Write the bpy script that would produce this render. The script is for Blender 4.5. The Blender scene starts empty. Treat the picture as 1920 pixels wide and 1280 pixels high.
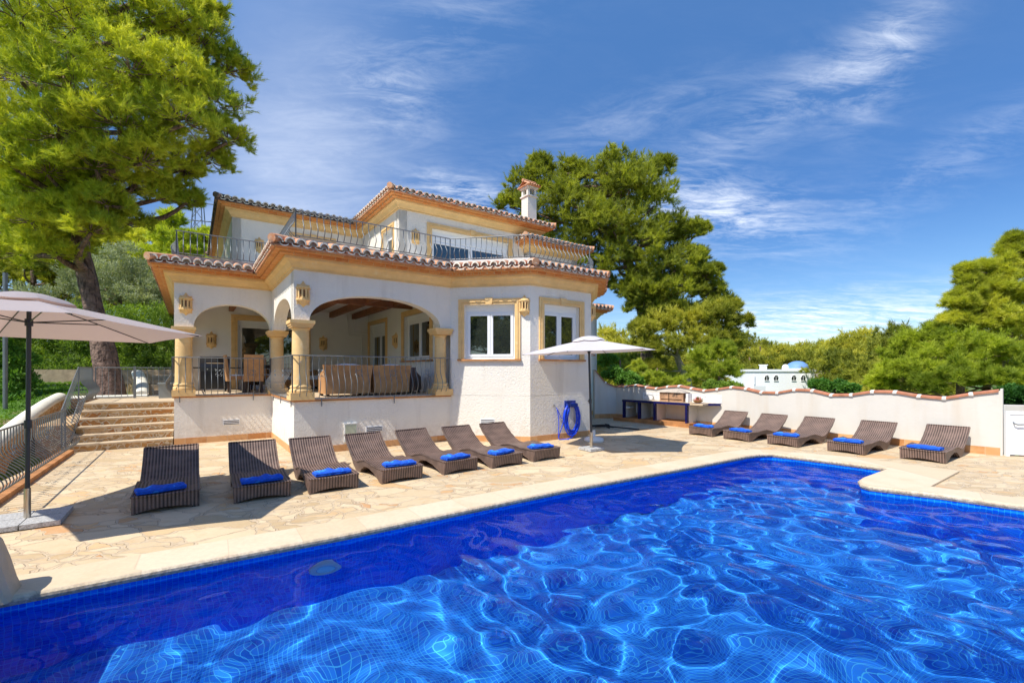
import bpy, bmesh, math, random
import numpy as np
from mathutils import Vector, Matrix
from mathutils.geometry import tessellate_polygon
PI = math.pi
S = bpy.context.scene
COL = S.collection
R = math.radians
# ------------------------------------------------------------ camera, sky, sun, exposure
F, HY, CX, EYE = 850.0, 695.0, 960.0, 1.7
cam = bpy.data.cameras.new('camera'); camo = bpy.data.objects.new('camera', cam); COL.objects.link(camo)
camo.location = (0, 0, EYE); camo.rotation_euler = (PI/2, 0, 0)
cam.sensor_width = 36; cam.lens = F/1920*36; cam.shift_y = (HY-640)/1920; cam.clip_start = .05; cam.clip_end = 3000
S.camera = camo
SUN_AZ, SUN_EL = R(222.5), R(55)
sund = Vector((math.cos(SUN_EL)*math.cos(SUN_AZ), math.cos(SUN_EL)*math.sin(SUN_AZ), math.sin(SUN_EL)))
sl = bpy.data.lights.new('sun', 'SUN'); sl.energy = 4.2; sl.angle = R(.5); sl.color = (1, .945, .84)
so = bpy.data.objects.new('sun', sl); COL.objects.link(so); so.rotation_euler = sund.to_track_quat('Z', 'Y').to_euler()
so.location = (-20, -16, 30)
sl.cycles.is_caustics_light = True
S.view_settings.view_transform = 'Standard'; S.view_settings.look = 'None'; S.view_settings.exposure = .53; S.view_settings.gamma = 1
S.cycles.use_denoising = True
S.cycles.max_bounces = 10; S.cycles.transparent_max_bounces = 8
S.cycles.sample_clamp_indirect = 6


class NT:
    """small helper round a node tree"""
    def __init__(s, tree): s.t = tree; s.t.nodes.clear()
    def n(s, typ, ins=None, **kw):
        nd = s.t.nodes.new(typ)
        for k, v in kw.items(): setattr(nd, k, v)
        if ins:
            for k, v in ins.items():
                if isinstance(v, bpy.types.NodeSocket): s.t.links.new(v, nd.inputs[k])
                else: nd.inputs[k].default_value = v
        return nd
    def m(s, op, a, b=None, c=None, clamp=False):
        nd = s.t.nodes.new('ShaderNodeMath'); nd.operation = op; nd.use_clamp = clamp
        for i, v in enumerate((a, b, c)):
            if v is None: continue
            if isinstance(v, bpy.types.NodeSocket): s.t.links.new(v, nd.inputs[i])
            else: nd.inputs[i].default_value = v
        return nd.outputs[0]
    def mix(s, fac, a, b, blend='MIX'):
        nd = s.t.nodes.new('ShaderNodeMix'); nd.data_type = 'RGBA'; nd.blend_type = blend
        for k, v in ((0, fac), (6, a), (7, b)):
            if isinstance(v, bpy.types.NodeSocket): s.t.links.new(v, nd.inputs[k])
            else: nd.inputs[k].default_value = v if k == 0 else (tuple(v)+(1,))[:4]
        return nd.outputs[2]
    def ramp(s, fac, stops, interp='LINEAR'):
        nd = s.t.nodes.new('ShaderNodeValToRGB'); cr = nd.color_ramp; cr.interpolation = interp
        while len(cr.elements) < len(stops): cr.elements.new(.5)
        for e, (p, c) in zip(cr.elements, stops):
            e.position = p; e.color = (c, c, c, 1) if isinstance(c, (int, float)) else (tuple(c)+(1,))[:4]
        s.t.links.new(fac, nd.inputs[0]); return nd.outputs[0]
    def rng(s, v, a, b, c=0., d=1.):
        nd = s.t.nodes.new('ShaderNodeMapRange'); s.t.links.new(v, nd.inputs[0])
        for i, x in enumerate((a, b, c, d)): nd.inputs[i+1].default_value = x
        return nd.outputs[0]
    def noise(s, vec, scale, detail=3, rough=.5, col=False, dist=0.):
        nd = s.n('ShaderNodeTexNoise', {'Vector': vec, 'Scale': scale, 'Detail': detail, 'Roughness': rough, 'Distortion': dist})
        return nd.outputs['Color' if col else 'Fac']


# world: physical sky plus thin cirrus in the direction of the sky
W = bpy.data.worlds.new('World'); S.world = W; W.use_nodes = True
n = NT(W.node_tree)
sky = n.n('ShaderNodeTexSky', sky_type='NISHITA', sun_disc=False, sun_elevation=SUN_EL,
          sun_rotation=math.atan2(sund.x, sund.y), air_density=1.0, dust_density=.25, ozone_density=3.0, altitude=50)
hs = n.n('ShaderNodeHueSaturation', {'Saturation': 1.2, 'Value': 1.0, 'Color': sky.outputs[0]})
geo = n.n('ShaderNodeTexCoord')
sep = n.n('ShaderNodeSeparateXYZ', {0: geo.outputs['Generated']})
dx, dy, dz = sep.outputs
zz = n.m('MAXIMUM', dz, .04); yy = n.m('MAXIMUM', dy, .05)
ca = n.m('DIVIDE', dx, yy); cb = n.m('DIVIDE', dz, yy)
px_, py_ = n.m('DIVIDE', dx, n.m('ADD', zz, .12)), n.m('DIVIDE', dy, n.m('ADD', zz, .12))
pv = n.n('ShaderNodeCombineXYZ', {0: px_, 1: py_, 2: 0.})
mp = n.n('ShaderNodeMapping', {'Vector': pv.outputs[0], 'Rotation': (0, 0, R(-38)), 'Scale': (.7, 1.7, 1)})
c1 = n.noise(mp.outputs[0], 2.2, 9, .66, dist=1.6)
c2 = n.noise(mp.outputs[0], 9, 8, .7, dist=1.2)
tex = n.m('ADD', n.m('MULTIPLY', c1, .66), n.m('MULTIPLY', c2, .34))
soft = n.rng(tex, .41, .72)
mask = None
# (a, b, half width, half height, tilt, strength): where the streaks lie in the sky
for a, b, wx, wy, rot, st in ((.70, .105, .32, .05, 2, 1.9), (.46, .35, .18, .07, -6, 1.25), (.62, .60, .30, .06, 32, .55),
                              (.82, .68, .15, .07, 55, .7), (-.27, .61, .11, .06, -35, .55), (-.11, .39, .10, .035, -14, 1.1),
                              (-.42, .42, .20, .34, 10, .14), (1.05, .16, .25, .05, 0, .4), (-.15, .76, .3, .12, 40, .3), (.95, .45, .3, .06, 30, .3), (.25, .55, .3, .06, 20, .25)):
    ea, eb = n.m('SUBTRACT', ca, a), n.m('SUBTRACT', cb, b)
    cr_, sr_ = math.cos(R(rot)), math.sin(R(rot))
    u = n.m('ADD', n.m('MULTIPLY', ea, cr_/wx), n.m('MULTIPLY', eb, sr_/wx))
    v = n.m('ADD', n.m('MULTIPLY', ea, -sr_/wy), n.m('MULTIPLY', eb, cr_/wy))
    r2 = n.m('ADD', n.m('MULTIPLY', u, u), n.m('MULTIPLY', v, v))
    g = n.m('MULTIPLY', n.m('POWER', 2.718, n.m('MULTIPLY', r2, -1.)), st)
    mask = g if mask is None else n.m('ADD', mask, g)
mask = n.m('ADD', mask, .012)
ea, eb = n.m('DIVIDE', n.m('ADD', ca, .50), .22), n.m('DIVIDE', n.m('SUBTRACT', cb, .40), .42)
veil = n.m('MULTIPLY', n.m('POWER', 2.718, n.m('MULTIPLY', n.m('ADD', n.m('MULTIPLY', ea, ea), n.m('MULTIPLY', eb, eb)), -1.)), n.rng(n.noise(mp.outputs[0], .9, 5, .6, dist=.8), .25, .7, .12, .42))
cl = n.m('MINIMUM', n.m('ADD', veil, n.m('MULTIPLY', n.m('MULTIPLY', n.m('POWER', soft, 1.25), mask), 1.0)), .92)
skyb = n.mix(1., hs.outputs[0], n.ramp(n.m('ABSOLUTE', dz), [(0., (.62, .64, .68)), (.30, (.49, .56, .68)), (.62, (.90, .90, .94)), (1., (1, 1, 1))]), 'MULTIPLY')
skyc = n.mix(cl, skyb, (5.6, 5.9, 6.4))
bg = n.n('ShaderNodeBackground', {'Color': skyc, 'Strength': .15})
n.n('ShaderNodeOutputWorld', {0: bg.outputs[0]})

# ------------------------------------------------------------ materials
MATS = {}
def mat(name, color=(.8, .8, .8), rough=.7, metal=0., bump=None, vary=None, spec=.5, noise2=None, coord='Object', trans=None, stain=None):
    """plain procedural material: vary=(scale, amount), bump=(scale, strength, distance)"""
    m = bpy.data.materials.new(name); m.use_nodes = True; t = NT(m.node_tree)
    tc = t.n('ShaderNodeTexCoord').outputs[coord]
    col = None
    if vary:
        f = t.noise(tc, vary[0], 4, .6)
        lo = tuple(c*(1-vary[1]) for c in color); hi = tuple(min(1, c*(1+vary[1])) for c in color)
        col = t.mix(t.rng(f, .3, .7), lo, hi)
    if noise2:
        f = t.noise(tc, noise2[0], 3, .6)
        col = t.mix(t.rng(f, noise2[2], noise2[3]), col if col else color, noise2[1])
    if stain:
        mpn = t.n('ShaderNodeMapping', {'Vector': tc, 'Scale': stain[0]})
        f = t.noise(mpn.outputs[0], 1., 4, .6)
        col = t.mix(t.m('MULTIPLY', t.rng(f, stain[2], stain[3]), stain[4]), col if col else color, stain[1])
    p = t.n('ShaderNodeBsdfPrincipled', {'Roughness': rough, 'Metallic': metal, 'Specular IOR Level': spec})
    if col: t.t.links.new(col, p.inputs['Base Color'])
    else: p.inputs['Base Color'].default_value = tuple(color)+(1,)
    if bump:
        f = t.noise(tc, bump[0], 3, .6)
        b = t.n('ShaderNodeBump', {'Height': f, 'Strength': bump[1], 'Distance': bump[2]})
        t.t.links.new(b.outputs[0], p.inputs['Normal'])
    out = p.outputs[0]
    if trans:
        tr = t.n('ShaderNodeBsdfTranslucent', {'Color': tuple(trans[1])+(1,)})
        if col and len(trans) > 2: t.t.links.new(t.mix(1., col, trans[2], 'MULTIPLY'), tr.inputs[0])
        out = t.n('ShaderNodeMixShader', {0: trans[0], 1: out, 2: tr.outputs[0]}).outputs[0]
    t.n('ShaderNodeOutputMaterial', {0: out}); MATS[name] = m
    return m

mat('stucco', (.79, .75, .685), .9, bump=(24, .6, .032), vary=(1.3, .035), stain=((.9, .9, .25), (.52, .46, .38), .50, .75, .42))
mat('smooth_render', (.82, .785, .73), .85, bump=(60, .12, .006), vary=(2, .03))
mat('garden_render', (.66, .625, .565), .9, bump=(14, .3, .01), vary=(1.2, .05), stain=((2.6, 2.6, .3), (.58, .48, .36), .48, .75, .45))
mat('cast_stone', (.80, .53, .23), .8, bump=(50, .3, .006), vary=(3.5, .09), stain=((2.2, 2.2, 9), (.58, .36, .15), .48, .75, .35), noise2=(9, (.82, .62, .34), .58, .78))
mat('soffit_paint', (.72, .46, .2), .8, vary=(3, .1))
mat('mortar', (.62, .53, .44), .95, bump=(60, .5, .01), vary=(9, .25), noise2=(20, (.28, .24, .2), .55, .75))
mat('parapet', (.46, .40, .34), .95, bump=(40, .3, .01), vary=(3, .2), stain=((4, 4, .6), (.2, .17, .15), .5, .7, .6))
mat('white_parapet', (.8, .78, .74), .9, bump=(40, .3, .01), vary=(3, .06))
mat('iron', (.19, .205, .215), .45, .4, vary=(8, .12))
mat('dark_metal', (.045, .05, .06), .38, .4)
mat('steel', (.55, .5, .42), .28, .95)
mat('pvc', (.82, .83, .85), .35)
mat('shutter', (.70, .70, .70), .5)
mat('black', (.012, .012, .014), .35)
mat('grill_steel', (.06, .06, .065), .3, .6)
mat('beam_wood', (.23, .085, .03), .6, vary=(5, .3), bump=(18, .3, .01))
mat('ceiling_white', (.72, .69, .64), .9)
mat('towel', (.008, .10, .62), .95, bump=(90, .8, .01), vary=(30, .3), noise2=(7, (.03, .26, .9), .56, .62))
mat('granite', (.42, .42, .42), .6, vary=(60, .45), bump=(80, .2, .003))
mat('white_plastic', (.78, .77, .75), .45)
mat('hose', (.006, .06, .70), .3)
mat('hose_dark', (.01, .04, .3), .35)
mat('cushion_white', (.78, .8, .84), .9)
mat('dark_wood', (.05, .025, .015), .5)
mat('bark', (.21, .135, .105), .95, bump=(9, 1.0, .08), vary=(5, .45), stain=((14, 14, 2.5), (.05, .03, .025), .5, .62, .8))
mat('dead_wood', (.36, .30, .24), .9, vary=(9, .2))
mat('soil', (.16, .11, .07), .95, vary=(2, .3), bump=(12, .5, .03))
mat('blue_tile', (.010, .010, .085), .18, vary=(14, .35))
mat('blue_dome', (.15, .30, .68), .6)
mat('far_white', (.95, .95, .95), .8)
mat('fire_brick', (.42, .24, .14), .9, vary=(6, .3), noise2=(5, (.05, .04, .035), .56, .68))
mat('flower_red', (.6, .015, .01), .6)
mat('pot_brown', (.3, .15, .06), .6)
mat('planter_grey', (.25, .28, .28), .6)
mat('duct_white', (.75, .75, .73), .6)
mat('rust_plinth', (.45, .2, .07), .8, vary=(3, .35))
mat('meter_door', (.48, .52, .38), .5, vary=(4, .1))
mat('coping_white', (.72, .68, .58), .85, vary=(3, .1), bump=(20, .3, .01))

# stucco of the villa: coarse render with splash dirt near the ground and faint runs
bpy.data.materials.remove(MATS['stucco'])
m = bpy.data.materials.new('stucco'); m.use_nodes = True; MATS['stucco'] = m; t = NT(m.node_tree)
ob = t.n('ShaderNodeTexCoord').outputs['Object']; zo = t.n('ShaderNodeSeparateXYZ', {0: ob}).outputs[2]
c = t.mix(t.rng(t.noise(ob, 1.3, 4, .6), .3, .7), (.785, .735, .655), (.825, .78, .705))
mpn = t.n('ShaderNodeMapping', {'Vector': ob, 'Scale': (3.2, 3.2, .28)})
c = t.mix(t.rng(t.noise(mpn.outputs[0], 1., 5, .65), .53, .78, 0., .38), c, (.50, .44, .36))
sp = t.m('MULTIPLY', t.rng(zo, .14, .62, 1., 0.), t.rng(t.noise(ob, 7, 5, .7), .38, .7, 0., .55))
c = t.mix(sp, c, (.46, .37, .27))
c = t.mix(t.rng(t.noise(ob, .8, 2, .5), .62, .64, 0., .10), c, (.90, .88, .84))
p = t.n('ShaderNodeBsdfPrincipled', {'Base Color': c, 'Roughness': .9})
h1 = t.m('ADD', t.noise(ob, 24, 3, .6), t.m('MULTIPLY', t.noise(ob, 60, 2, .6), .35))
amp = t.rng(t.noise(ob, .9, 2, .5), .3, .7, .25, .85)
b = t.n('ShaderNodeBump', {'Height': h1, 'Strength': amp, 'Distance': .025}); t.t.links.new(b.outputs[0], p.inputs['Normal'])
t.n('ShaderNodeOutputMaterial', {0: p.outputs[0]})
mat('lens_glass', (.55, .88, .92), .2)

def foliage(name, c1, c2, c3, tr=.32, scale=.55):
    m = bpy.data.materials.new(name); m.use_nodes = True; t = NT(m.node_tree)
    g = t.n('ShaderNodeNewGeometry'); oi = t.n('ShaderNodeObjectInfo')
    f = t.noise(g.outputs['Position'], scale, 3, .6)
    f2 = t.noise(g.outputs['Position'], 9, 2, .6)
    fac = t.m('ADD', t.m('MULTIPLY', f, .7), t.m('MULTIPLY', f2, .3))
    fac = t.m('ADD', fac, t.m('MULTIPLY', t.m('SUBTRACT', oi.outputs['Random'], .5), .26))
    col = t.ramp(fac, [(.34, c1), (.5, c2), (.66, c3)])
    d = t.n('ShaderNodeBsdfPrincipled', {'Base Color': col, 'Roughness': .62, 'Specular IOR Level': .35})
    col2 = t.mix(1., col, (1.3, 1.3, .6), 'MULTIPLY')
    tl = t.n('ShaderNodeBsdfTranslucent', {'Color': col2})
    mx = t.n('ShaderNodeMixShader', {0: tr, 1: d.outputs[0], 2: tl.outputs[0]})
    t.n('ShaderNodeOutputMaterial', {0: mx.outputs[0]}); MATS[name] = m
foliage('pine_near', (.12, .17, .014), (.35, .43, .03), (.64, .65, .06), .42, 1.0)  # pine ramps: deep green for crown shade up to sunlit yellow-green, painted in
foliage('pine_mid', (.24, .275, .03), (.48, .51, .05), (.68, .67, .09), .45, .7)
foliage('pine_far', (.16, .19, .02), (.38, .39, .04), (.60, .56, .07), .34, .45)
foliage('pine_fresh', (.22, .29, .025), (.46, .53, .04), (.66, .70, .08), .42, .7)
foliage('olive_leaf', (.17, .20, .12), (.30, .34, .20), (.46, .50, .33), .3)
foliage('broad_leaf', (.04, .13, .02), (.09, .23, .03), (.18, .34, .05), .35)
foliage('hedge_leaf', (.14, .23, .035), (.28, .40, .055), (.46, .56, .09), .4)
foliage('shrub_leaf', (.28, .35, .04), (.44, .50, .06), (.6, .62, .1), .5)
foliage('grass_leaf', (.07, .16, .01), (.13, .28, .015), (.22, .36, .025), .4)

def special(name):
    m = bpy.data.materials.new(name); m.use_nodes = True; MATS[name] = m
    return NT(m.node_tree)
def finish(t, col, rough=.7, height=None, strength=.4, dist=.01, **kw):
    p = t.n('ShaderNodeBsdfPrincipled', dict({'Roughness': rough}, **kw))
    t.t.links.new(col, p.inputs['Base Color'])
    if height is not None:
        b = t.n('ShaderNodeBump', {'Height': height, 'Strength': strength, 'Distance': dist}); t.t.links.new(b.outputs[0], p.inputs['Normal'])
    t.n('ShaderNodeOutputMaterial', {0: p.outputs[0]})

# crazy paving
t = special('crazy_paving'); tc = t.n('ShaderNodeTexCoord').outputs['Object']
nz = t.noise(tc, 1.7, 3, .55, col=True)
off = t.n('ShaderNodeVectorMath', {0: nz, 1: (.5, .5, .5)}, operation='SUBTRACT')
off2 = t.n('ShaderNodeVectorMath', {0: off.outputs[0], 'Scale': .62}, operation='SCALE')
wv = t.n('ShaderNodeVectorMath', {0: tc, 1: off2.outputs[0]}, operation='ADD').outputs[0]
wv = t.n('ShaderNodeMapping', {'Vector': wv, 'Rotation': (0, 0, .5), 'Scale': (.85, 1.5, 0)}).outputs[0]
v1 = t.n('ShaderNodeTexVoronoi', {'Vector': wv, 'Scale': 2.1, 'Randomness': 1.}, feature='DISTANCE_TO_EDGE', voronoi_dimensions='2D')
vc = t.n('ShaderNodeTexVoronoi', {'Vector': wv, 'Scale': 2.1, 'Randomness': 1.}, feature='F1', voronoi_dimensions='2D')
v2 = t.n('ShaderNodeTexVoronoi', {'Vector': wv, 'Scale': 4.9, 'Randomness': 1.}, feature='DISTANCE_TO_EDGE', voronoi_dimensions='2D')
vc2 = t.n('ShaderNodeTexVoronoi', {'Vector': wv, 'Scale': 4.9, 'Randomness': 1.}, feature='F1', voronoi_dimensions='2D')
sel = t.m('GREATER_THAN', t.n('ShaderNodeSeparateColor', {0: vc.outputs['Color']}).outputs[1], .36)
d2_ = t.m('ADD', t.m('DIVIDE', v2.outputs['Distance'], 4.9), t.m('MULTIPLY', t.m('SUBTRACT', 1., sel), 9.))
dmin = t.m('MULTIPLY', t.m('MINIMUM', t.m('DIVIDE', v1.outputs['Distance'], 2.1), d2_), 2.6)
jw = t.m('ADD', .010, t.m('MULTIPLY', t.noise(tc, 5, 3), .035))
e = t.m('SUBTRACT', dmin, jw)
stone = t.rng(e, 0., .016)
crack = t.m('MULTIPLY', t.rng(t.m('ABSOLUTE', t.m('SUBTRACT', e, .004)), 0., .017, 1., 0.), t.rng(t.noise(tc, 2.1, 3), .34, .64, .05, .85))
cmix = t.mix(sel, vc.outputs['Color'], vc2.outputs['Color'])
hsv = t.n('ShaderNodeSeparateColor', {0: cmix})
cc = t.ramp(hsv.outputs[0], [(0., (.50, .37, .21)), (.2, (.57, .43, .26)), (.5, (.62, .485, .31)), (.8, (.67, .535, .35)), (.93, (.60, .39, .19)), (1., (.54, .29, .13))])
mot = t.noise(tc, 3.2, 6, .7)
cc = t.mix(t.rng(mot, .52, .75, 0., .6), cc, (.50, .31, .15))
cc = t.mix(t.rng(t.noise(tc, 11, 5, .7), .5, .75, 0., .35), cc, (.68, .58, .42))
cc = t.mix(t.rng(t.noise(tc, .55, 5, .65), .5, .72, 0., .35), cc, (.42, .28, .15))
joint = t.mix(t.noise(tc, 6, 3), (.44, .33, .21), (.66, .54, .38))
col = t.mix(stone, joint, cc)
col = t.mix(crack, col, (.16, .08, .035))
hh = t.m('ADD', t.m('MULTIPLY', stone, .6), t.m('MULTIPLY', t.noise(tc, 14, 5, .65), .5))
finish(t, col, .72, hh, .6, .015)

# coping: smooth sandstone slabs with joints
t = special('coping'); tc = t.n('ShaderNodeTexCoord').outputs['UV']
sp = t.n('ShaderNodeSeparateXYZ', {0: tc})
fr = t.m('FRACT', t.m('DIVIDE', sp.outputs[0], .62))
jn = t.m('MULTIPLY', t.rng(t.m('ABSOLUTE', t.m('SUBTRACT', fr, .5)), .0, .012, 1., 0.), .5)
slab = t.m('FLOOR', t.m('ADD', t.m('DIVIDE', sp.outputs[0], .62), .5))
wn = t.n('ShaderNodeTexWhiteNoise', {'W': slab}, noise_dimensions='1D')
ob = t.n('ShaderNodeTexCoord').outputs['Object']
base = t.mix(wn.outputs[0], (.64, .51, .34), (.70, .58, .42))
base = t.mix(t.rng(t.noise(ob, 2.4, 5, .65), .5, .72, 0., .55), base, (.66, .44, .27))
base = t.mix(t.rng(t.noise(ob, 30, 3, .6), .5, .8, 0., .3), base, (.62, .50, .36))
base = t.mix(jn, base, (.45, .33, .22))
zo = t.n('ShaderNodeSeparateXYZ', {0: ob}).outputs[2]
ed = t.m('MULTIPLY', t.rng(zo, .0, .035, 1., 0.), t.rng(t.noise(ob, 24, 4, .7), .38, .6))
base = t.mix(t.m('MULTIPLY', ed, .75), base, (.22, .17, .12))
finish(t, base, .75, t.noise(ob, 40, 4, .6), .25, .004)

# stair stone: beige treads, patchwork risers
t = special('riser_stone'); tc = t.n('ShaderNodeTexCoord').outputs['Object']
mpn = t.n('ShaderNodeMapping', {'Vector': tc, 'Scale': (1., 1., 1.6)})
wv = t.n('ShaderNodeVectorMath', {0: mpn.outputs[0], 1: t.noise(tc, 3, 2, col=True)}, operation='ADD').outputs[0]
ve = t.n('ShaderNodeTexVoronoi', {'Vector': wv, 'Scale': 4.6}, feature='DISTANCE_TO_EDGE')
vc = t.n('ShaderNodeTexVoronoi', {'Vector': wv, 'Scale': 4.6}, feature='F1')
hsv = t.n('ShaderNodeSeparateColor', {0: vc.outputs['Color']})
cc = t.ramp(hsv.outputs[0], [(0., (.42, .17, .04)), (.35, (.50, .26, .08)), (.6, (.40, .26, .11)), (1., (.60, .40, .20))])
cc = t.mix(t.rng(t.noise(tc, 12, 4, .6), .45, .7, 0., .5), cc, (.30, .15, .06))
st = t.rng(ve.outputs['Distance'], .05, .09)
finish(t, t.mix(st, (.62, .50, .34), cc), .8, st, .6, .02)
mat('tread_stone', (.56, .435, .29), .8, vary=(5, .15), bump=(14, .4, .01), noise2=(3, (.48, .34, .2), .55, .75))

# bricks of the soffit and roof tiles
t = special('soffit_brick'); tc = t.n('ShaderNodeTexCoord').outputs['Object']
br = t.n('ShaderNodeTexBrick', {'Vector': tc, 'Scale': 1., 'Mortar Size': .006, 'Brick Width': .26, 'Row Height': .12, 'Color1': (.56, .17, .035, 1),
         'Color2': (.72, .30, .08, 1), 'Mortar': (.62, .42, .22, 1)})
cc = t.mix(t.rng(t.noise(tc, 8, 4, .6), .4, .75, 0., .6), br.outputs[0], (.66, .36, .14))
finish(t, cc, .8, t.noise(tc, 30, 3), .3, .006)
t = special('roof_tile'); tc = t.n('ShaderNodeTexCoord').outputs['Object']
a = t.noise(tc, 3.2, 4, .6); b = t.noise(tc, 16, 4, .65)
cc = t.mix(t.rng(a, .35, .65), (.58, .21, .09), (.66, .36, .20))
cc = t.mix(t.rng(b, .48, .70, 0., .6), cc, (.66, .52, .40))
cc = t.mix(t.rng(t.noise(tc, 7, 5, .7), .55, .70, 0., .7), cc, (.09, .07, .06))
finish(t, cc, .85, b, .4, .01)
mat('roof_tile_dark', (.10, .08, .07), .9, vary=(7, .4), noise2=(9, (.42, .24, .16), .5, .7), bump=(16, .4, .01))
mat('tile_end', (.84, .73, .60), .9, vary=(14, .25), noise2=(11, (.38, .22, .14), .55, .7), bump=(30, .3, .01))

# terracotta plinth with joints
t = special('plinth'); tc = t.n('ShaderNodeTexCoord').outputs['UV']
sp = t.n('ShaderNodeSeparateXYZ', {0: tc})
q = t.m('DIVIDE', sp.outputs[0], .42); fr = t.m('FRACT', q)
jn = t.rng(t.m('ABSOLUTE', t.m('SUBTRACT', fr, .5)), .0, .014, 1., 0.)
wn = t.n('ShaderNodeTexWhiteNoise', {'W': t.m('FLOOR', t.m('ADD', q, .5))}, noise_dimensions='1D')
ob = t.n('ShaderNodeTexCoord').outputs['Object']
base = t.mix(wn.outputs[0], (.50, .22, .07), (.66, .37, .16))
base = t.mix(t.rng(t.noise(ob, 4, 4, .6), .45, .7, 0., .6), base, (.70, .42, .2))
finish(t, t.mix(jn, base, (.6, .45, .3)), .6)

# woven plastic wicker of the loungers
def wicker(name, dark, light, rib=34., weave=60.):
    t = special(name); tcn = t.n('ShaderNodeTexCoord'); ob = tcn.outputs['Object']
    nrm = t.n('ShaderNodeSeparateXYZ', {0: tcn.outputs['Normal']})
    sx, sy, sz = t.n('ShaderNodeSeparateXYZ', {0: ob}).outputs
    side = t.m('GREATER_THAN', t.m('ABSOLUTE', nrm.outputs[1]), .7)
    c = t.m('ADD', t.m('MULTIPLY', sy, t.m('SUBTRACT', 1., side)), t.m('MULTIPLY', sx, side))
    w = t.m('SINE', t.m('MULTIPLY', c, 2*PI*rib))
    w01 = t.rng(w, -1., 1.)
    top = t.m('GREATER_THAN', nrm.outputs[2], .3)
    along = t.m('ADD', t.m('MULTIPLY', sx, t.m('SUBTRACT', 1., side)), t.m('MULTIPLY', sz, 1.))
    w2 = t.rng(t.m('SINE', t.m('ADD', t.m('MULTIPLY', along, 2*PI*weave), t.m('MULTIPLY', t.m('FLOOR', t.m('MULTIPLY', c, rib)), PI))), -1., 1.)
    f = t.m('MULTIPLY', t.rng(w01, .15, .8), t.m('ADD', .6, t.m('MULTIPLY', w2, .4)))
    col = t.mix(f, dark, light)
    col = t.mix(t.rng(t.noise(ob, 5, 4, .6), .4, .8, 0., .35), col, tuple(x*1.6 for x in light))
    h = t.m('ADD', t.m('MULTIPLY', w01, .8), t.m('MULTIPLY', w2, .35))
    finish(t, col, .48, h, .8, .008)
wicker('wicker_brown', (.028, .015, .011), (.26, .17, .135), 26)
wicker('wicker_tan', (.34, .155, .055), (.66, .36, .15), 40)

# towels of glass mosaic for the pool
def mosaic(name, wall):
    t = special(name); ob = t.n('ShaderNodeTexCoord').outputs['Object']
    x, y, z = t.n('ShaderNodeSeparateXYZ', {0: ob}).outputs
    if wall: a, b = t.m('ADD', x, t.m('MULTIPLY', y, .999)), z
    else: a, b = x, y
    T = .04
    fa, fb = t.m('FRACT', t.m('DIVIDE', a, T)), t.m('FRACT', t.m('DIVIDE', b, T))
    ea = t.m('ABSOLUTE', t.m('SUBTRACT', fa, .5)); eb = t.m('ABSOLUTE', t.m('SUBTRACT', fb, .5))
    g = t.rng(t.m('MAXIMUM', ea, eb), .44, .475)
    cid = t.n('ShaderNodeCombineXYZ', {0: t.m('FLOOR', t.m('DIVIDE', a, T)), 1: t.m('FLOOR', t.m('DIVIDE', b, T)), 2: 0.})
    wn = t.n('ShaderNodeTexWhiteNoise', {'Vector': cid.outputs[0]}, noise_dimensions='3D')
    if wall: col = t.mix(wn.outputs[0], (.003, .10, .80), (.006, .20, 1.)); gr = (.03, .42, 1.)
    else: col = t.mix(wn.outputs[0], (.014, .15, .68), (.030, .29, .95)); gr = (.09, .60, .98)
    p = t.n('ShaderNodeBsdfPrincipled', {'Roughness': .4, 'Specular IOR Level': .05}); t.t.links.new(t.mix(g, col, gr), p.inputs['Base Color']); t.n('ShaderNodeOutputMaterial', {0: p.outputs[0]})
mosaic('mosaic_floor', False); mosaic('mosaic_wall', True)

# water: one clear refracting, reflecting surface
t = special('water')
gl = t.n('ShaderNodeBsdfGlass', {'IOR': 1.333, 'Roughness': 0., 'Color': (.96, .99, 1, 1)})
rf = t.n('ShaderNodeBsdfRefraction', {'IOR': 1.333, 'Roughness': 0., 'Color': (.97, .99, 1, 1)})
t.n('ShaderNodeOutputMaterial', {0: t.n('ShaderNodeMixShader', {0: .38, 1: rf.outputs[0], 2: gl.outputs[0]}).outputs[0]})
# window glass: dark room behind a reflecting pane
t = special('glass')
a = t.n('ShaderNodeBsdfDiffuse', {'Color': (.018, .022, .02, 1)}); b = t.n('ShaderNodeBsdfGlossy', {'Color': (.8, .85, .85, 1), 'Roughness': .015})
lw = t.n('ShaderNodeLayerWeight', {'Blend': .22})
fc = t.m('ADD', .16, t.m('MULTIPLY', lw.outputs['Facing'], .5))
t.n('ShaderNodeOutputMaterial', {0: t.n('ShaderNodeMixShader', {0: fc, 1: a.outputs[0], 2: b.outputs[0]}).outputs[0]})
# parasol cloth
def cloth(name, c, tr, amt):
    t = special(name); ob = t.n('ShaderNodeTexCoord').outputs['Object']
    col = t.mix(t.noise(ob, 3, 3), tuple(x*.93 for x in c), c)
    d = t.n('ShaderNodeBsdfPrincipled', {'Base Color': col, 'Roughness': .8, 'Sheen Weight': .1})
    tl = t.n('ShaderNodeBsdfTranslucent', {'Color': tuple(tr)+(1,)})
    t.n('ShaderNodeOutputMaterial', {0: t.n('ShaderNodeMixShader', {0: amt, 1: d.outputs[0], 2: tl.outputs[0]}).outputs[0]})
cloth('canopy_taupe', (.50, .45, .46), (.60, .40, .33), .32)
cloth('canopy_grey', (.66, .64, .68), (.6, .5, .46), .2)
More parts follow.
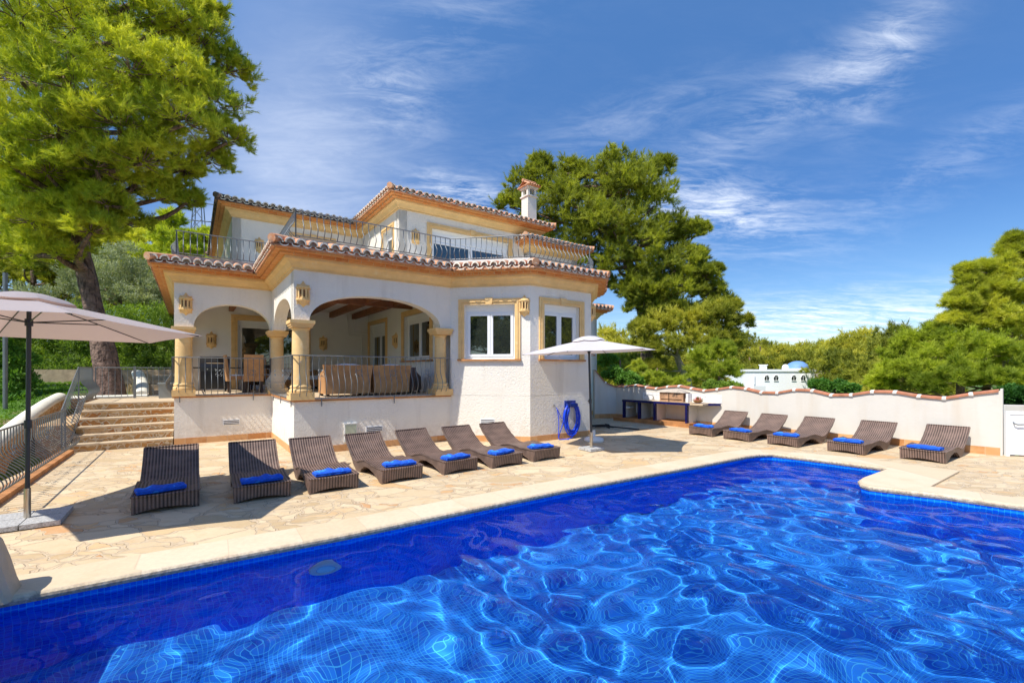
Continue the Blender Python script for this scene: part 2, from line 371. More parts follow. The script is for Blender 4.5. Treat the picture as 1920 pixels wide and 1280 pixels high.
# lawn
t = special('ground_cover'); ob = t.n('ShaderNodeTexCoord').outputs['Object']
g1 = t.noise(ob, .35, 4, .6); g2 = t.noise(ob, 5, 4, .6)
gc = t.mix(t.rng(g2, .35, .65), (.035, .10, .008), (.10, .20, .015))
dc = t.mix(t.rng(g2, .35, .65), (.14, .10, .05), (.22, .17, .09))
finish(t, t.mix(t.rng(g1, .50, .60), gc, dc), .95, g2, .5, .03)
t = special('wall_tile'); ob = t.n('ShaderNodeTexCoord').outputs['Object']
x, y, z = t.n('ShaderNodeSeparateXYZ', {0: ob}).outputs
ea = t.m('ABSOLUTE', t.m('SUBTRACT', t.m('FRACT', t.m('DIVIDE', t.m('ADD', x, y), .15)), .5)); eb = t.m('ABSOLUTE', t.m('SUBTRACT', t.m('FRACT', t.m('DIVIDE', z, .15)), .5))
finish(t, t.mix(t.rng(t.m('MAXIMUM', ea, eb), .465, .485), (.80, .80, .80), (.45, .45, .46)), .2)
# ------------------------------------------------------------ geometry helpers
def G(px, py, z=0.):
    """where the sight line through a pixel meets the level z (used once, to survey the ground plan)"""
    Y = F*(EYE-z)/(py-HY); return ((px-CX)/F*Y, Y, z)
def P(px, py, Y): return ((px-CX)/F*Y, Y, EYE+(HY-py)/F*Y)

class MB:
    def __init__(s): s.v = []; s.f = []; s.mi = []; s.uv = {}; s.m = 0
    def face(s, pts, uv=None):
        b = len(s.v); s.v.extend(tuple(p) for p in pts); s.f.append(tuple(range(b, b+len(pts)))); s.mi.append(s.m)
        if uv: s.uv[len(s.f)-1] = uv
    def grid(s, rows, closed=False, flip=False):
        """rows: list of equally long point lists"""
        b = len(s.v); w = len(rows[0])
        for r in rows: s.v.extend(tuple(p) for p in r)
        for i in range(len(rows)-1):
            for j in range(w if closed else w-1):
                k = (j+1) % w
                q = (b+i*w+j, b+i*w+k, b+(i+1)*w+k, b+(i+1)*w+j)
                s.f.append(q[::-1] if flip else q); s.mi.append(s.m)
    def box(s, x0, x1, y0, y1, z0, z1):
        s.hexa([(x0, y0, z0), (x1, y0, z0), (x1, y1, z0), (x0, y1, z0), (x0, y0, z1), (x1, y0, z1), (x1, y1, z1), (x0, y1, z1)])
    def hexa(s, p):
        b = len(s.v); s.v.extend(tuple(x) for x in p)
        for q in ((0, 3, 2, 1), (4, 5, 6, 7), (0, 1, 5, 4), (1, 2, 6, 5), (2, 3, 7, 6), (3, 0, 4, 7)):
            s.f.append(tuple(b+i for i in q)); s.mi.append(s.m)
    def obox(s, c, ax, ay, az):
        """box from centre and three half-axis vectors"""
        c, ax, ay, az = map(Vector, (c, ax, ay, az))
        s.hexa([c-ax-ay-az, c+ax-ay-az, c+ax+ay-az, c-ax+ay-az, c-ax-ay+az, c+ax-ay+az, c+ax+ay+az, c-ax+ay+az])
    def prism(s, poly, z0, z1, top=True, bottom=True):
        n = len(poly); b = len(s.v)
        s.v.extend((p[0], p[1], z0) for p in poly); s.v.extend((p[0], p[1], z1) for p in poly)
        for i in range(n):
            j = (i+1) % n; s.f.append((b+i, b+j, b+n+j, b+n+i)); s.mi.append(s.m)
        tris = tessellate_polygon([[Vector((p[0], p[1], 0)) for p in poly]])
        for tr in tris:
            a, c, d = tr
            pa, pc, pd = poly[a], poly[c], poly[d]
            if (pc[0]-pa[0])*(pd[1]-pa[1])-(pc[1]-pa[1])*(pd[0]-pa[0]) < 0: a, d = d, a
            if top: s.f.append((b+n+a, b+n+c, b+n+d)); s.mi.append(s.m)
            if bottom: s.f.append((b+d, b+c, b+a)); s.mi.append(s.m)
    def tube(s, pts, r, seg=6, cap=True):
        pts = [Vector(p) for p in pts]; n = len(pts)
        rs = r if isinstance(r, (list, tuple)) else [r]*n
        rows = []; up = None
        for i, p in enumerate(pts):
            d = (pts[min(i+1, n-1)]-pts[max(i-1, 0)])
            if d.length < 1e-9: d = Vector((0, 0, 1))
            d.normalize()
            if up is None: up = Vector((0, 0, 1)) if abs(d.z) < .9 else Vector((1, 0, 0))
            a = d.cross(up)
            if a.length < 1e-4: a = d.cross(Vector((1, 0, 0)))
            a.normalize(); bb = a.cross(d).normalized(); up = bb
            rows.append([p+(a*math.cos(2*PI*k/seg)+bb*math.sin(2*PI*k/seg))*rs[i] for k in range(seg)])
        s.grid(rows, closed=True)
        if cap: s.face(rows[0]); s.face(rows[-1][::-1])
    def lathe(s, prof, seg=24, c=(0, 0, 0), a0=0., a1=2*PI, cap=True):
        full = abs(a1-a0-2*PI) < 1e-6
        k = seg if full else seg+1
        rows = [[(c[0]+r*math.cos(a0+(a1-a0)*i/seg), c[1]+r*math.sin(a0+(a1-a0)*i/seg), c[2]+z) for i in range(k)] for r, z in prof]
        s.grid(rows, closed=full)
        if cap and full: s.face(rows[0][::-1]); s.face(rows[-1])
    def sweep(s, path, prof, closed=False):
        """path: plan polyline [(x,y)], prof: [(offset outward, z)] with mitred corners; outward is to the right of travel"""
        rows = [offset_poly(path, p, closed) for p, z in prof]
        out = []
        for i in range(len(rows[0])): out.append([(rows[k][i][0], rows[k][i][1], prof[k][1]) for k in range(len(prof))])
        if closed: out.append(out[0])
        s.grid(out)
        if not closed: s.face(out[0]); s.face(out[-1][::-1])
    def build(s, name, mats, parent=None, smooth=False, loc=None, rz=None):
        me = bpy.data.meshes.new(name)
        me.from_pydata(s.v, [], s.f)
        for m in (mats if isinstance(mats, (list, tuple)) else [mats]): me.materials.append(MATS[m])
        if any(s.mi): me.polygons.foreach_set('material_index', s.mi)
        if smooth: me.polygons.foreach_set('use_smooth', [True]*len(s.f))
        if s.uv:
            ul = me.uv_layers.new(name='UVMap')
            for fi, uv in s.uv.items():
                for k, li in enumerate(me.polygons[fi].loop_indices): ul.data[li].uv = uv[k]
        me.update()
        o = bpy.data.objects.new(name, me); COL.objects.link(o)
        if parent: o.parent = parent
        if loc: o.location = loc
        if rz is not None: o.rotation_euler = (0, 0, rz)
        return o

def offset_poly(path, d, closed=False):
    n = len(path); out = []
    for i in range(n):
        p = Vector(path[i])
        a = (Vector(path[i])-Vector(path[i-1])) if (i > 0 or closed) else None
        b = (Vector(path[(i+1) % n])-Vector(path[i])) if (i < n-1 or closed) else None
        na = Vector((a.y, -a.x)).normalized() if a is not None else None
        nb = Vector((b.y, -b.x)).normalized() if b is not None else None
        if na is None: q = p+nb*d
        elif nb is None: q = p+na*d
        else:
            m = (na+nb); q = p+m*(d/max(.15, (1+na.dot(nb))))
        out.append((q.x, q.y))
    return out
def tag(o, label, cat, group=None, kind=None):
    o['label'] = label; o['category'] = cat
    if group: o['group'] = group
    if kind: o['kind'] = kind
    return o
def empty(name, loc, rz=0., label=None, cat=None, group=None):
    o = bpy.data.objects.new(name, None); COL.objects.link(o); o.location = loc; o.rotation_euler = (0, 0, rz); o.empty_display_size = .2
    if label: tag(o, label, cat, group)
    return o
def copy_tree(o, parent=None):
    c = o.copy(); COL.objects.link(c); c.parent = parent
    for ch in list(o.children): copy_tree(ch, c)
    return c
def structure(o): o['kind'] = 'structure'; return o
def npmesh(name, co, faces, mats, parent=None, mi=None, smooth=False):
    """fast mesh from numpy arrays; faces (n,3) or (n,4)"""
    k = faces.shape[1]; me = bpy.data.meshes.new(name)
    me.vertices.add(len(co)); me.vertices.foreach_set('co', co.astype(np.float32).ravel())
    me.loops.add(faces.size); me.loops.foreach_set('vertex_index', faces.astype(np.int32).ravel())
    me.polygons.add(len(faces)); me.polygons.foreach_set('loop_start', np.arange(len(faces), dtype=np.int32)*k)
    if smooth: me.polygons.foreach_set('use_smooth', np.ones(len(faces), bool))
    for m in mats: me.materials.append(MATS[m])
    if mi is not None: me.polygons.foreach_set('material_index', mi.astype(np.int32))
    me.update(calc_edges=True)
    o = bpy.data.objects.new(name, me); COL.objects.link(o)
    if parent: o.parent = parent
    return o

# ------------------------------------------------------------ ground plan
HO = Vector((-7.76, 10.41, 0)); HA = R(35.3)
D1 = Vector((math.cos(HA), math.sin(HA), 0)); D2 = Vector((-math.sin(HA), math.cos(HA), 0))
def H(u, v, z=0.): p = HO+D1*u+D2*v; return (p.x, p.y, z)

# pool outline (world), counter-clockwise seen from above is not needed, only order
LIPZ = -.04
pool = [G(-45, 1146.5, LIPZ)[:2]]
for q in ((300, 1078.5), (640, 1012.5), (1067, 922.5), (1280, 883), (1400, 859.5), (1424, 856.5), (1448, 856), (1475, 859), (1560, 869.5), (1668, 884)):
    pool.append(G(q[0], q[1], LIPZ)[:2])
pool += [G(1620, 902, LIPZ)[:2], G(1611, 908, LIPZ)[:2], G(1615, 914.5, LIPZ)[:2], G(1630, 919, LIPZ)[:2], G(1760, 934.5, LIPZ)[:2], G(1920, 957, LIPZ)[:2]]
ex = Vector(pool[-1])+(Vector(pool[-1])-Vector(pool[-4])).normalized()*4.5
pool.append((ex.x, ex.y))
pool += [(7.5, -1.8), (.95, -3.9)]
def ring_area(p): return .5*sum(p[i-1][0]*p[i][1]-p[i][0]*p[i-1][1] for i in range(len(p)))
# coping outer outline, same count as the inner one where it follows it
def outer_of(p, d):
    q = offset_poly(p, d, True); return q
orient = 1 if ring_area(pool) > 0 else -1
cop_out = offset_poly(pool, .45*orient, True)
# the slab at the notch reaches further out
notch_out = [G(1480, 846.5)[:2], G(1605, 860)[:2], G(1799, 886)[:2], G(1745, 915)[:2], G(1800, 922)[:2]]

CZ = .03
mb = MB()
npool = len(pool)
# coping strip: top, inner lip (rounded), outer edge
i_not0, i_not1 = 8, 15      # index range of pool points beside the notch slab
prof = [(.45, -.02), (.45, CZ-.004), (.446, CZ), (.02, CZ), (0., CZ-.006), (-.018, CZ-.024), (-.02, CZ-.045), (-.008, LIPZ-.004), (.05, LIPZ-.01)]
cout = {}
rows = [[(a, z) for a in offset_poly(pool, p*orient, True)] for p, z in prof]
skip = set(range(i_not0, i_not1))
dist = 0.
for i in range(npool):
    j = (i+1) % npool
    L = (Vector(pool[j])-Vector(pool[i])).length
    for k in range(len(prof)-1):
        if i in skip and k < 3: continue
        a, b = rows[k][i], rows[k][j]; c, d = rows[k+1][j], rows[k+1][i]
        pts = [(a[0][0], a[0][1], a[1]), (b[0][0], b[0][1], b[1]), (c[0][0], c[0][1], c[1]), (d[0][0], d[0][1], d[1])]
        uv = [(dist, prof[k][0]), (dist+L, prof[k][0]), (dist+L, prof[k+1][0]), (dist, prof[k+1][0])]
        if orient > 0: pts = pts[::-1]; uv = uv[::-1]
        mb.face(pts, uv)
    dist += L
# notch slab polygon top
inn = [rows[3][i][0] for i in range(i_not0, i_not1+1)]
o_start, o_end = rows[3][i_not0][0], rows[3][i_not1][0]
outp = [rows[2][i_not0][0]]+[(x, y) for x, y in notch_out[1:4]]+[rows[2][i_not1][0]]
slabpoly = inn+outp[::-1]
zs = CZ+.002
for tr in tessellate_polygon([[Vector((p[0], p[1], 0)) for p in slabpoly]]):
    pts = [slabpoly[k] for k in tr]
    ar = (pts[1][0]-pts[0][0])*(pts[2][1]-pts[0][1])-(pts[1][1]-pts[0][1])*(pts[2][0]-pts[0][0])
    if ar < 0: pts = pts[::-1]
    mb.face([(p[0], p[1], zs) for p in pts], [(p[0]*.3+.2, p[1]*.3) for p in pts])
for a, b in zip(outp[:-1], outp[1:]):
    mb.face([(a[0], a[1], -.02), (b[0], b[1], -.02), (b[0], b[1], zs), (a[0], a[1], zs)], [(.1, 0)]*4)
cop = structure(mb.build('pool_coping', 'coping'))

# pool shell: object axes follow the pool so that the mosaic does too
PA = R(33.7)
pc, ps = math.cos(PA), math.sin(PA)
def tl(p): return (p[0]*pc+p[1]*ps, -p[0]*ps+p[1]*pc)
def depth(p):
    return -1.05-.075*min(9., max(0, tl(p)[0]+3))
mb = MB()
shell = offset_poly(pool, .002*orient, True)
for i in range(npool):
    j = (i+1) % npool; a, b = tl(shell[i]), tl(shell[j])
    za, zb = depth(shell[i]), depth(shell[j])
    mb.face([(a[0], a[1], za), (b[0], b[1], zb), (b[0], b[1], -.03), (a[0], a[1], -.03)])
pw = structure(mb.build('pool_wall', 'mosaic_wall', rz=PA))
mb = MB()
pl = [tl(p) for p in shell]
# floor as a grid so that the slope stays smooth
big = [(-8, -8), (14, -8), (14, 8), (-8, 8)]
for i in range(24):
    x0, x1 = -8+i, -7+i
    z0, z1 = [-1.05-.075*min(9., max(0, x+3)) for x in (x0, x1)]
    mb.face([(x0, -9, z0), (x1, -9, z1), (x1, 9, z1), (x0, 9, z0)])
pf = structure(mb.build('pool_floor', 'mosaic_floor', rz=PA))
for o in (pf, pw): o.cycles.is_caustics_receiver = True

# water surface: real waves, clipped to the pool
rg = np.random.RandomState(7)
NX = 1100
xs = np.linspace(-5.2, 11.8, NX); ys = np.linspace(-4.2, 9.6, 900)
X, Y = np.meshgrid(xs, ys); Z = np.zeros_like(X)
wx = X+.12*np.sin(1.3*Y+.4)+.10*np.sin(2.1*X+1.7*Y); wy = Y+.12*np.sin(1.7*X+1.1)+.1*np.sin(1.9*X-1.3*Y)
for i in range(30):
    lam = rg.uniform(.20, .55); th = rg.uniform(0, 2*PI); k = 2*PI/lam
    am = .00112*(lam/.35)**1.7
    Z += am*np.sin(k*(math.cos(th)*wx+math.sin(th)*wy)+rg.uniform(0, 6.28))
for i in range(10):
    lam = rg.uniform(.16, .3); th = rg.uniform(0, 2*PI); k = 2*PI/lam
    Z += .00003*np.sin(k*(math.cos(th)*wx+math.sin(th)*wy)+rg.uniform(0, 6.28))
for lam, th in ((1.1, .4), (1.5, 1.3), (1.25, 2.2), (1.8, .9)):
    Z += .0024*np.sin(2*PI/lam*(math.cos(th)*wx+math.sin(th)*wy)+lam*7)
calm = .55+.45/(1+np.exp(-(X*.9+.35*(5-Y)+.6)))
co = np.stack([X, Y, Z*calm-.095], -1).reshape(-1, 3)
idx = np.arange(X.size).reshape(X.shape)
q = np.stack([idx[:-1, :-1], idx[:-1, 1:], idx[1:, 1:], idx[1:, :-1]], -1).reshape(-1, 4)
cx_, cy_ = co[q].mean(1)[:, 0], co[q].mean(1)[:, 1]
clip = offset_poly(pool, .09*orient, True)
inside = np.zeros(len(q), bool)
for i in range(len(clip)):
    x1, y1 = clip[i-1]; x2, y2 = clip[i]
    cr = ((y1 > cy_) != (y2 > cy_)) & (cx_ < (x2-x1)*(cy_-y1)/(y2-y1+1e-12)+x1)
    inside ^= cr
q = q[inside]; used, inv = np.unique(q, return_inverse=True)
wo = npmesh('pool_water', co[used], inv.reshape(q.shape), ['water'], smooth=True); structure(wo)
wo.cycles.is_caustics_caster = True

# deck with the pool cut out
deck = [(.95, -8), (-9.42, 9.62), (-7.4, 10.8), (-1, 17), (3.0, 17.4), (3.72, 16.5), (9.9, 9.2), (22, 3.), (22, -8)]
hole = offset_poly(pool, .44*orient, True)
loops = [[Vector((p[0], p[1], 0)) for p in deck], [Vector((p[0], p[1], 0)) for p in hole]]
allp = deck+hole; mb = MB()
for tr in tessellate_polygon(loops):
    pts = [allp[k] for k in tr]
    ar = (pts[1][0]-pts[0][0])*(pts[2][1]-pts[0][1])-(pts[1][1]-pts[0][1])*(pts[2][0]-pts[0][0])
    if ar < 0: pts = pts[::-1]
    mb.face([(p[0], p[1], 0.) for p in pts])
structure(mb.build('patio', 'crazy_paving'))
mb = MB()      # retaining edge below the deck on the garden side
a, b = Vector((-9.42, 9.62)), Vector((.95, -8)); nv = Vector((-(b-a).normalized().y*-1, 0))
dr = (b-a).normalized(); nl = Vector((dr.y, -dr.x))
mb.face([(a.x, a.y, -.6), (b.x, b.y, -.6), (b.x, b.y, 0), (a.x, a.y, 0)])
structure(mb.build('patio_edge', 'rust_plinth'))

# terrain: one sheet to the horizon; garden rises on the left, the land falls away behind the boundary wall and rises far off
def sstep(a, b, x): x = max(0., min(1., (x-a)/(b-a))); return x*x*(3-2*x)
def terrain(x, y):
    left = np.interp(y, [-20, 4, 9, 11, 14, 20, 40, 90, 400, 2500], [-1.2, -.5, .0, .35, .95, 1.55, 3, 6, 14, 60])
    right = np.interp(math.hypot(max(0, x-2), max(0, y-6)), [0, 6, 14, 30, 60, 110, 200, 500, 2500], [-.5, -.6, -1.6, -3.4, -4.6, -3.5, -.5, 4, 30])
    w = sstep(-2, -8, x) if x > -8 else 1.
    w = sstep(0, 1, (-2-x)/6.)
    h = left*w+right*(1-w)
    # keep the ground below the patio, the pool and the house
    fx = (Vector((x, y, 0))-HO); u, v = fx.dot(D1), fx.dot(D2)
    if u > -2.15 and y < 19 and x < 13 and v < 12: h = min(h, -.5)
    if y < 8 and u > -2.4: h = min(h, -.6)
    if tl((x, y))[0] > -5 and -9 < tl((x, y))[1] < 8 and x < 13 and y < 10 and u > -2.2: h = -2.2
    return h
gx = np.unique(np.concatenate([np.arange(-30, 30, .5), np.arange(-120, 120, 6.), np.linspace(-2000, 2000, 41)]))
gy = np.unique(np.concatenate([np.arange(-14, 30, .5), np.arange(-60, 160, 6.), np.linspace(-600, 2400, 41)]))
co = np.array([(x, y, terrain(x, y)) for y in gy for x in gx])
idx = np.arange(len(co)).reshape(len(gy), len(gx))
q = np.stack([idx[:-1, :-1], idx[:-1, 1:], idx[1:, 1:], idx[1:, :-1]], -1).reshape(-1, 4)
structure(npmesh('ground', co, q, ['ground_cover'], smooth=True))

# light set into the pool wall under water
q0 = G(640, 1012.5, LIPZ); wd = Vector((math.cos(PA), math.sin(PA), 0)); wn_ = Vector((math.sin(PA), -math.cos(PA), 0))
pos = Vector(G(640, 1012.5, LIPZ))-wd*.16
pos.z = -.50
ple = empty('pool_light', (pos.x, pos.y, -.58), PA, 'round white pool light set under water in the blue mosaic wall', 'pool light')
mb = MB(); prof = [(.085, 0), (.085, .012), (.10, .022), (.135, .02), (.145, .0)]
rows = [[(r*math.cos(2*PI*i/28), -z, r*math.sin(2*PI*i/28)) for i in range(28)] for r, z in prof]
mb.grid(rows, closed=True); mb.build('ring', 'white_plastic', ple, smooth=True)
mb = MB(); mb.lathe([(0.001, 0), (.08, .0)], 24, cap=False); o = mb.build('lens', 'lens_glass', ple); o.rotation_euler = (PI/2, 0, 0); o.location = (0, -.008, 0)

# ------------------------------------------------------------ the villa
villa = empty('villa', tuple(HO), HA, 'two storey white villa with arched terrace, ochre cornices and tiled roofs', 'house')
C = [(0, 0), (2.0, 0), (2.0, -3.05), (5.5, -3.05), (6.893, -4.443), (8.913, -4.443), (10.306, -3.05), (10.306, -.3), (13.4, -.3), (13.4, 11.5), (0, 11.5)]
FL = 1.11; CB = 3.73
def edge(a, b):
    a, b = Vector(a), Vector(b); L = (b-a).length; d = (b-a)/L; return a, d, Vector((d.y, -d.x)), L

def panel(mb, a, b, z0, z1, th, ops=(), arch=None, samples=28, ext=0.):
    """wall panel from a to b; ops: (s0,s1,zb,zt) rectangular holes; arch: function s -> underside height (None below means solid)"""
    a, d, nrm, L = edge(a, b)
    ks = {0., L}
    for o_ in ops: ks |= {o_[0], o_[1]}
    if arch: ks |= {L*i/samples for i in range(samples+1)} | set(arch[1])
    ks = sorted(ks)
    ins = -nrm*th
    def q(s_, z, off): p = a+d*s_+(ins if off else Vector((0, 0))); return (p.x, p.y, z)
    def seg(s0, s1, zb0, zb1, zt0, zt1):
        mb.face([q(s0, zb0, 0), q(s1, zb1, 0), q(s1, zt1, 0), q(s0, zt0, 0)])
        mb.face([q(s1, zb1, 1), q(s0, zb0, 1), q(s0, zt0, 1), q(s1, zt1, 1)])
        mb.face([q(s1, zb1, 0), q(s0, zb0, 0), q(s0, zb0, 1), q(s1, zb1, 1)])
        mb.face([q(s0, zt0, 0), q(s1, zt1, 0), q(s1, zt1, 1), q(s0, zt0, 1)])
    for s0, s1 in zip(ks[:-1], ks[1:]):
        if s1-s0 < 1e-6: continue
        mid = (s0+s1)/2
        if arch:
            seg(s0, s1, arch[0](s0+1e-6), arch[0](s1-1e-6), z1, z1); continue
        hit = [o_ for o_ in ops if o_[0] < mid < o_[1]]
        if hit:
            o_ = hit[0]
            if o_[2] > z0+1e-4: seg(s0, s1, z0, z0, o_[2], o_[2])
            seg(s0, s1, o_[3], o_[3], z1, z1)
        else: seg(s0, s1, z0, z0, z1, z1)
    if not arch:
        for o_ in ops:
            for s_ in (o_[0], o_[1]):
                pts = [q(s_, o_[2], 0), q(s_, o_[2], 1), q(s_, o_[3], 1), q(s_, o_[3], 0)]
                mb.face(pts if s_ == o_[0] else pts[::-1])
    for s_ in (0, L):
        zb = arch[0](s_) if arch else z0
        pts = [q(s_, zb, 0), q(s_, z1, 0), q(s_, z1, 1), q(s_, zb, 1)]
        mb.face(pts if s_ == 0 else pts[::-1])
def archf(s0, s1, zs, zc, flat):
    c, h = (s0+s1)/2, (s1-s0)/2
    def f(s_):
        if s_ <= s0 or s_ >= s1: return flat
        x = abs(s_-c)/h; return zs+(zc-zs)*(1-x**2.15)**(1/2.15)
    return f, [s0+1e-4, s1-1e-4]+[c-h*math.cos(PI*i/30) for i in range(1, 30)]

mb = MB()
mb.prism(C, -.3, FL)                       # base storey
mb.build('base_wall', 'stucco', villa)
mb = MB(); T = .28
panel(mb, C[0], C[1], FL, CB+.03, T, arch=archf(.37, 1.98, 2.72, 3.31, 2.72))
panel(mb, (2.0, -.002), (2.0, -3.05+.002), FL, CB+.028, T, arch=archf(.32, 2.76, 2.72, 3.31, 2.72))
panel(mb, C[2], C[3], FL, CB+.03, T, arch=archf(.29, 3.23, 2.72, 3.335, 2.72))
panel(mb, (0, 11.5), (0, 3.2), FL, CB+.03, T)
panel(mb, (0, 3.2), (0, .002), FL, CB+.028, T, arch=archf(.1, 2.9, 2.72, 3.31, 2.72))
panel(mb, C[3], C[4], FL-.01, CB+.03, .3, ops=[(.345, 1.60, 1.985, 3.30)])
panel(mb, C[4], C[5], FL-.01, CB+.031, .3, ops=[(.415, 1.60, 1.985, 3.33)])
panel(mb, C[5], C[6], FL-.01, CB+.03, .3)
panel(mb, C[6], C[7], FL-.01, CB+.031, .3)
panel(mb, C[7], C[8], FL-.01, CB+.03, .3)
panel(mb, C[8], C[9], FL-.01, CB+.031, .3)
panel(mb, C[9], C[10], FL-.01, CB+.03, .3)
mb.build('outer_wall', 'stucco', villa)
mb = MB()
panel(mb, (.282, 3.2), (5.49, 3.2), FL+.003, CB, .25, ops=[(1.2, 3.1, FL+.02, 3.25)])
panel(mb, (5.5, 3.19), (5.5, -2.76), FL+.003, CB, .25, ops=[(.1, 1.75, FL+.02, 3.3), (3.28, 5.1, 2.0, 3.3)])
mb.build('terrace_wall', 'smooth_render', villa)
mb = MB(); mb.prism([(.29, .29), (2.29, .29), (2.29, -2.76), (5.49, -2.76), (5.49, 3.19), (.29, 3.19)], FL+.003, FL+.02); mb.build('terrace_floor', 'tread_stone', villa)
mb = MB(); mb.prism([(.27, .27), (2.27, .27), (2.27, -2.78), (5.48, -2.78), (5.48, 3.18), (.27, 3.18)], 3.68, 3.74); mb.build('ceiling', 'ceiling_white', villa)
for u in (.55, 1.25, 1.95): 
    mb = MB(); mb.box(u, u+.12, .30, 3.18, 3.50, 3.679); mb.build('ceiling_beam', 'beam_wood', villa)
for u in (2.65, 3.4, 4.15, 4.9):
    mb = MB(); mb.box(u, u+.12, -2.75, 3.18, 3.50, 3.679); mb.build('ceiling_beam', 'beam_wood', villa)
mb = MB(); mb.box(2.3, 5.47, -.80, -.66, 3.46, 3.63); mb.build('ceiling_beam', 'beam_wood', villa)
# storey slab and upper terrace parapet
mb = MB(); mb.prism(offset_poly(C, -.005, True), CB+.033, 4.19); mb.build('floor_slab', 'stucco', villa)
pin = offset_poly(C, -.02, True)
front = [(.02, 3.3)]+pin[:8]
def path_wall(mb, pts, z0, z1, th):
    inn = offset_poly(pts, -th)
    rows = []
    for p, i in zip(pts, inn): rows.append([(p[0], p[1], z0), (p[0], p[1], z1), (i[0], i[1], z1), (i[0], i[1], z0)])
    mb.grid(rows); mb.face(rows[0]); mb.face(rows[-1][::-1])
mb = MB(); path_wall(mb, front[:5], 4.191, 4.39, .14); path_wall(mb, front[5:], 4.191, 4.39, .14); mb.build('parapet', 'parapet', villa)
mb = MB(); path_wall(mb, front[4:6], 4.19, 4.392, .145); mb.build('parapet', 'white_parapet', villa)
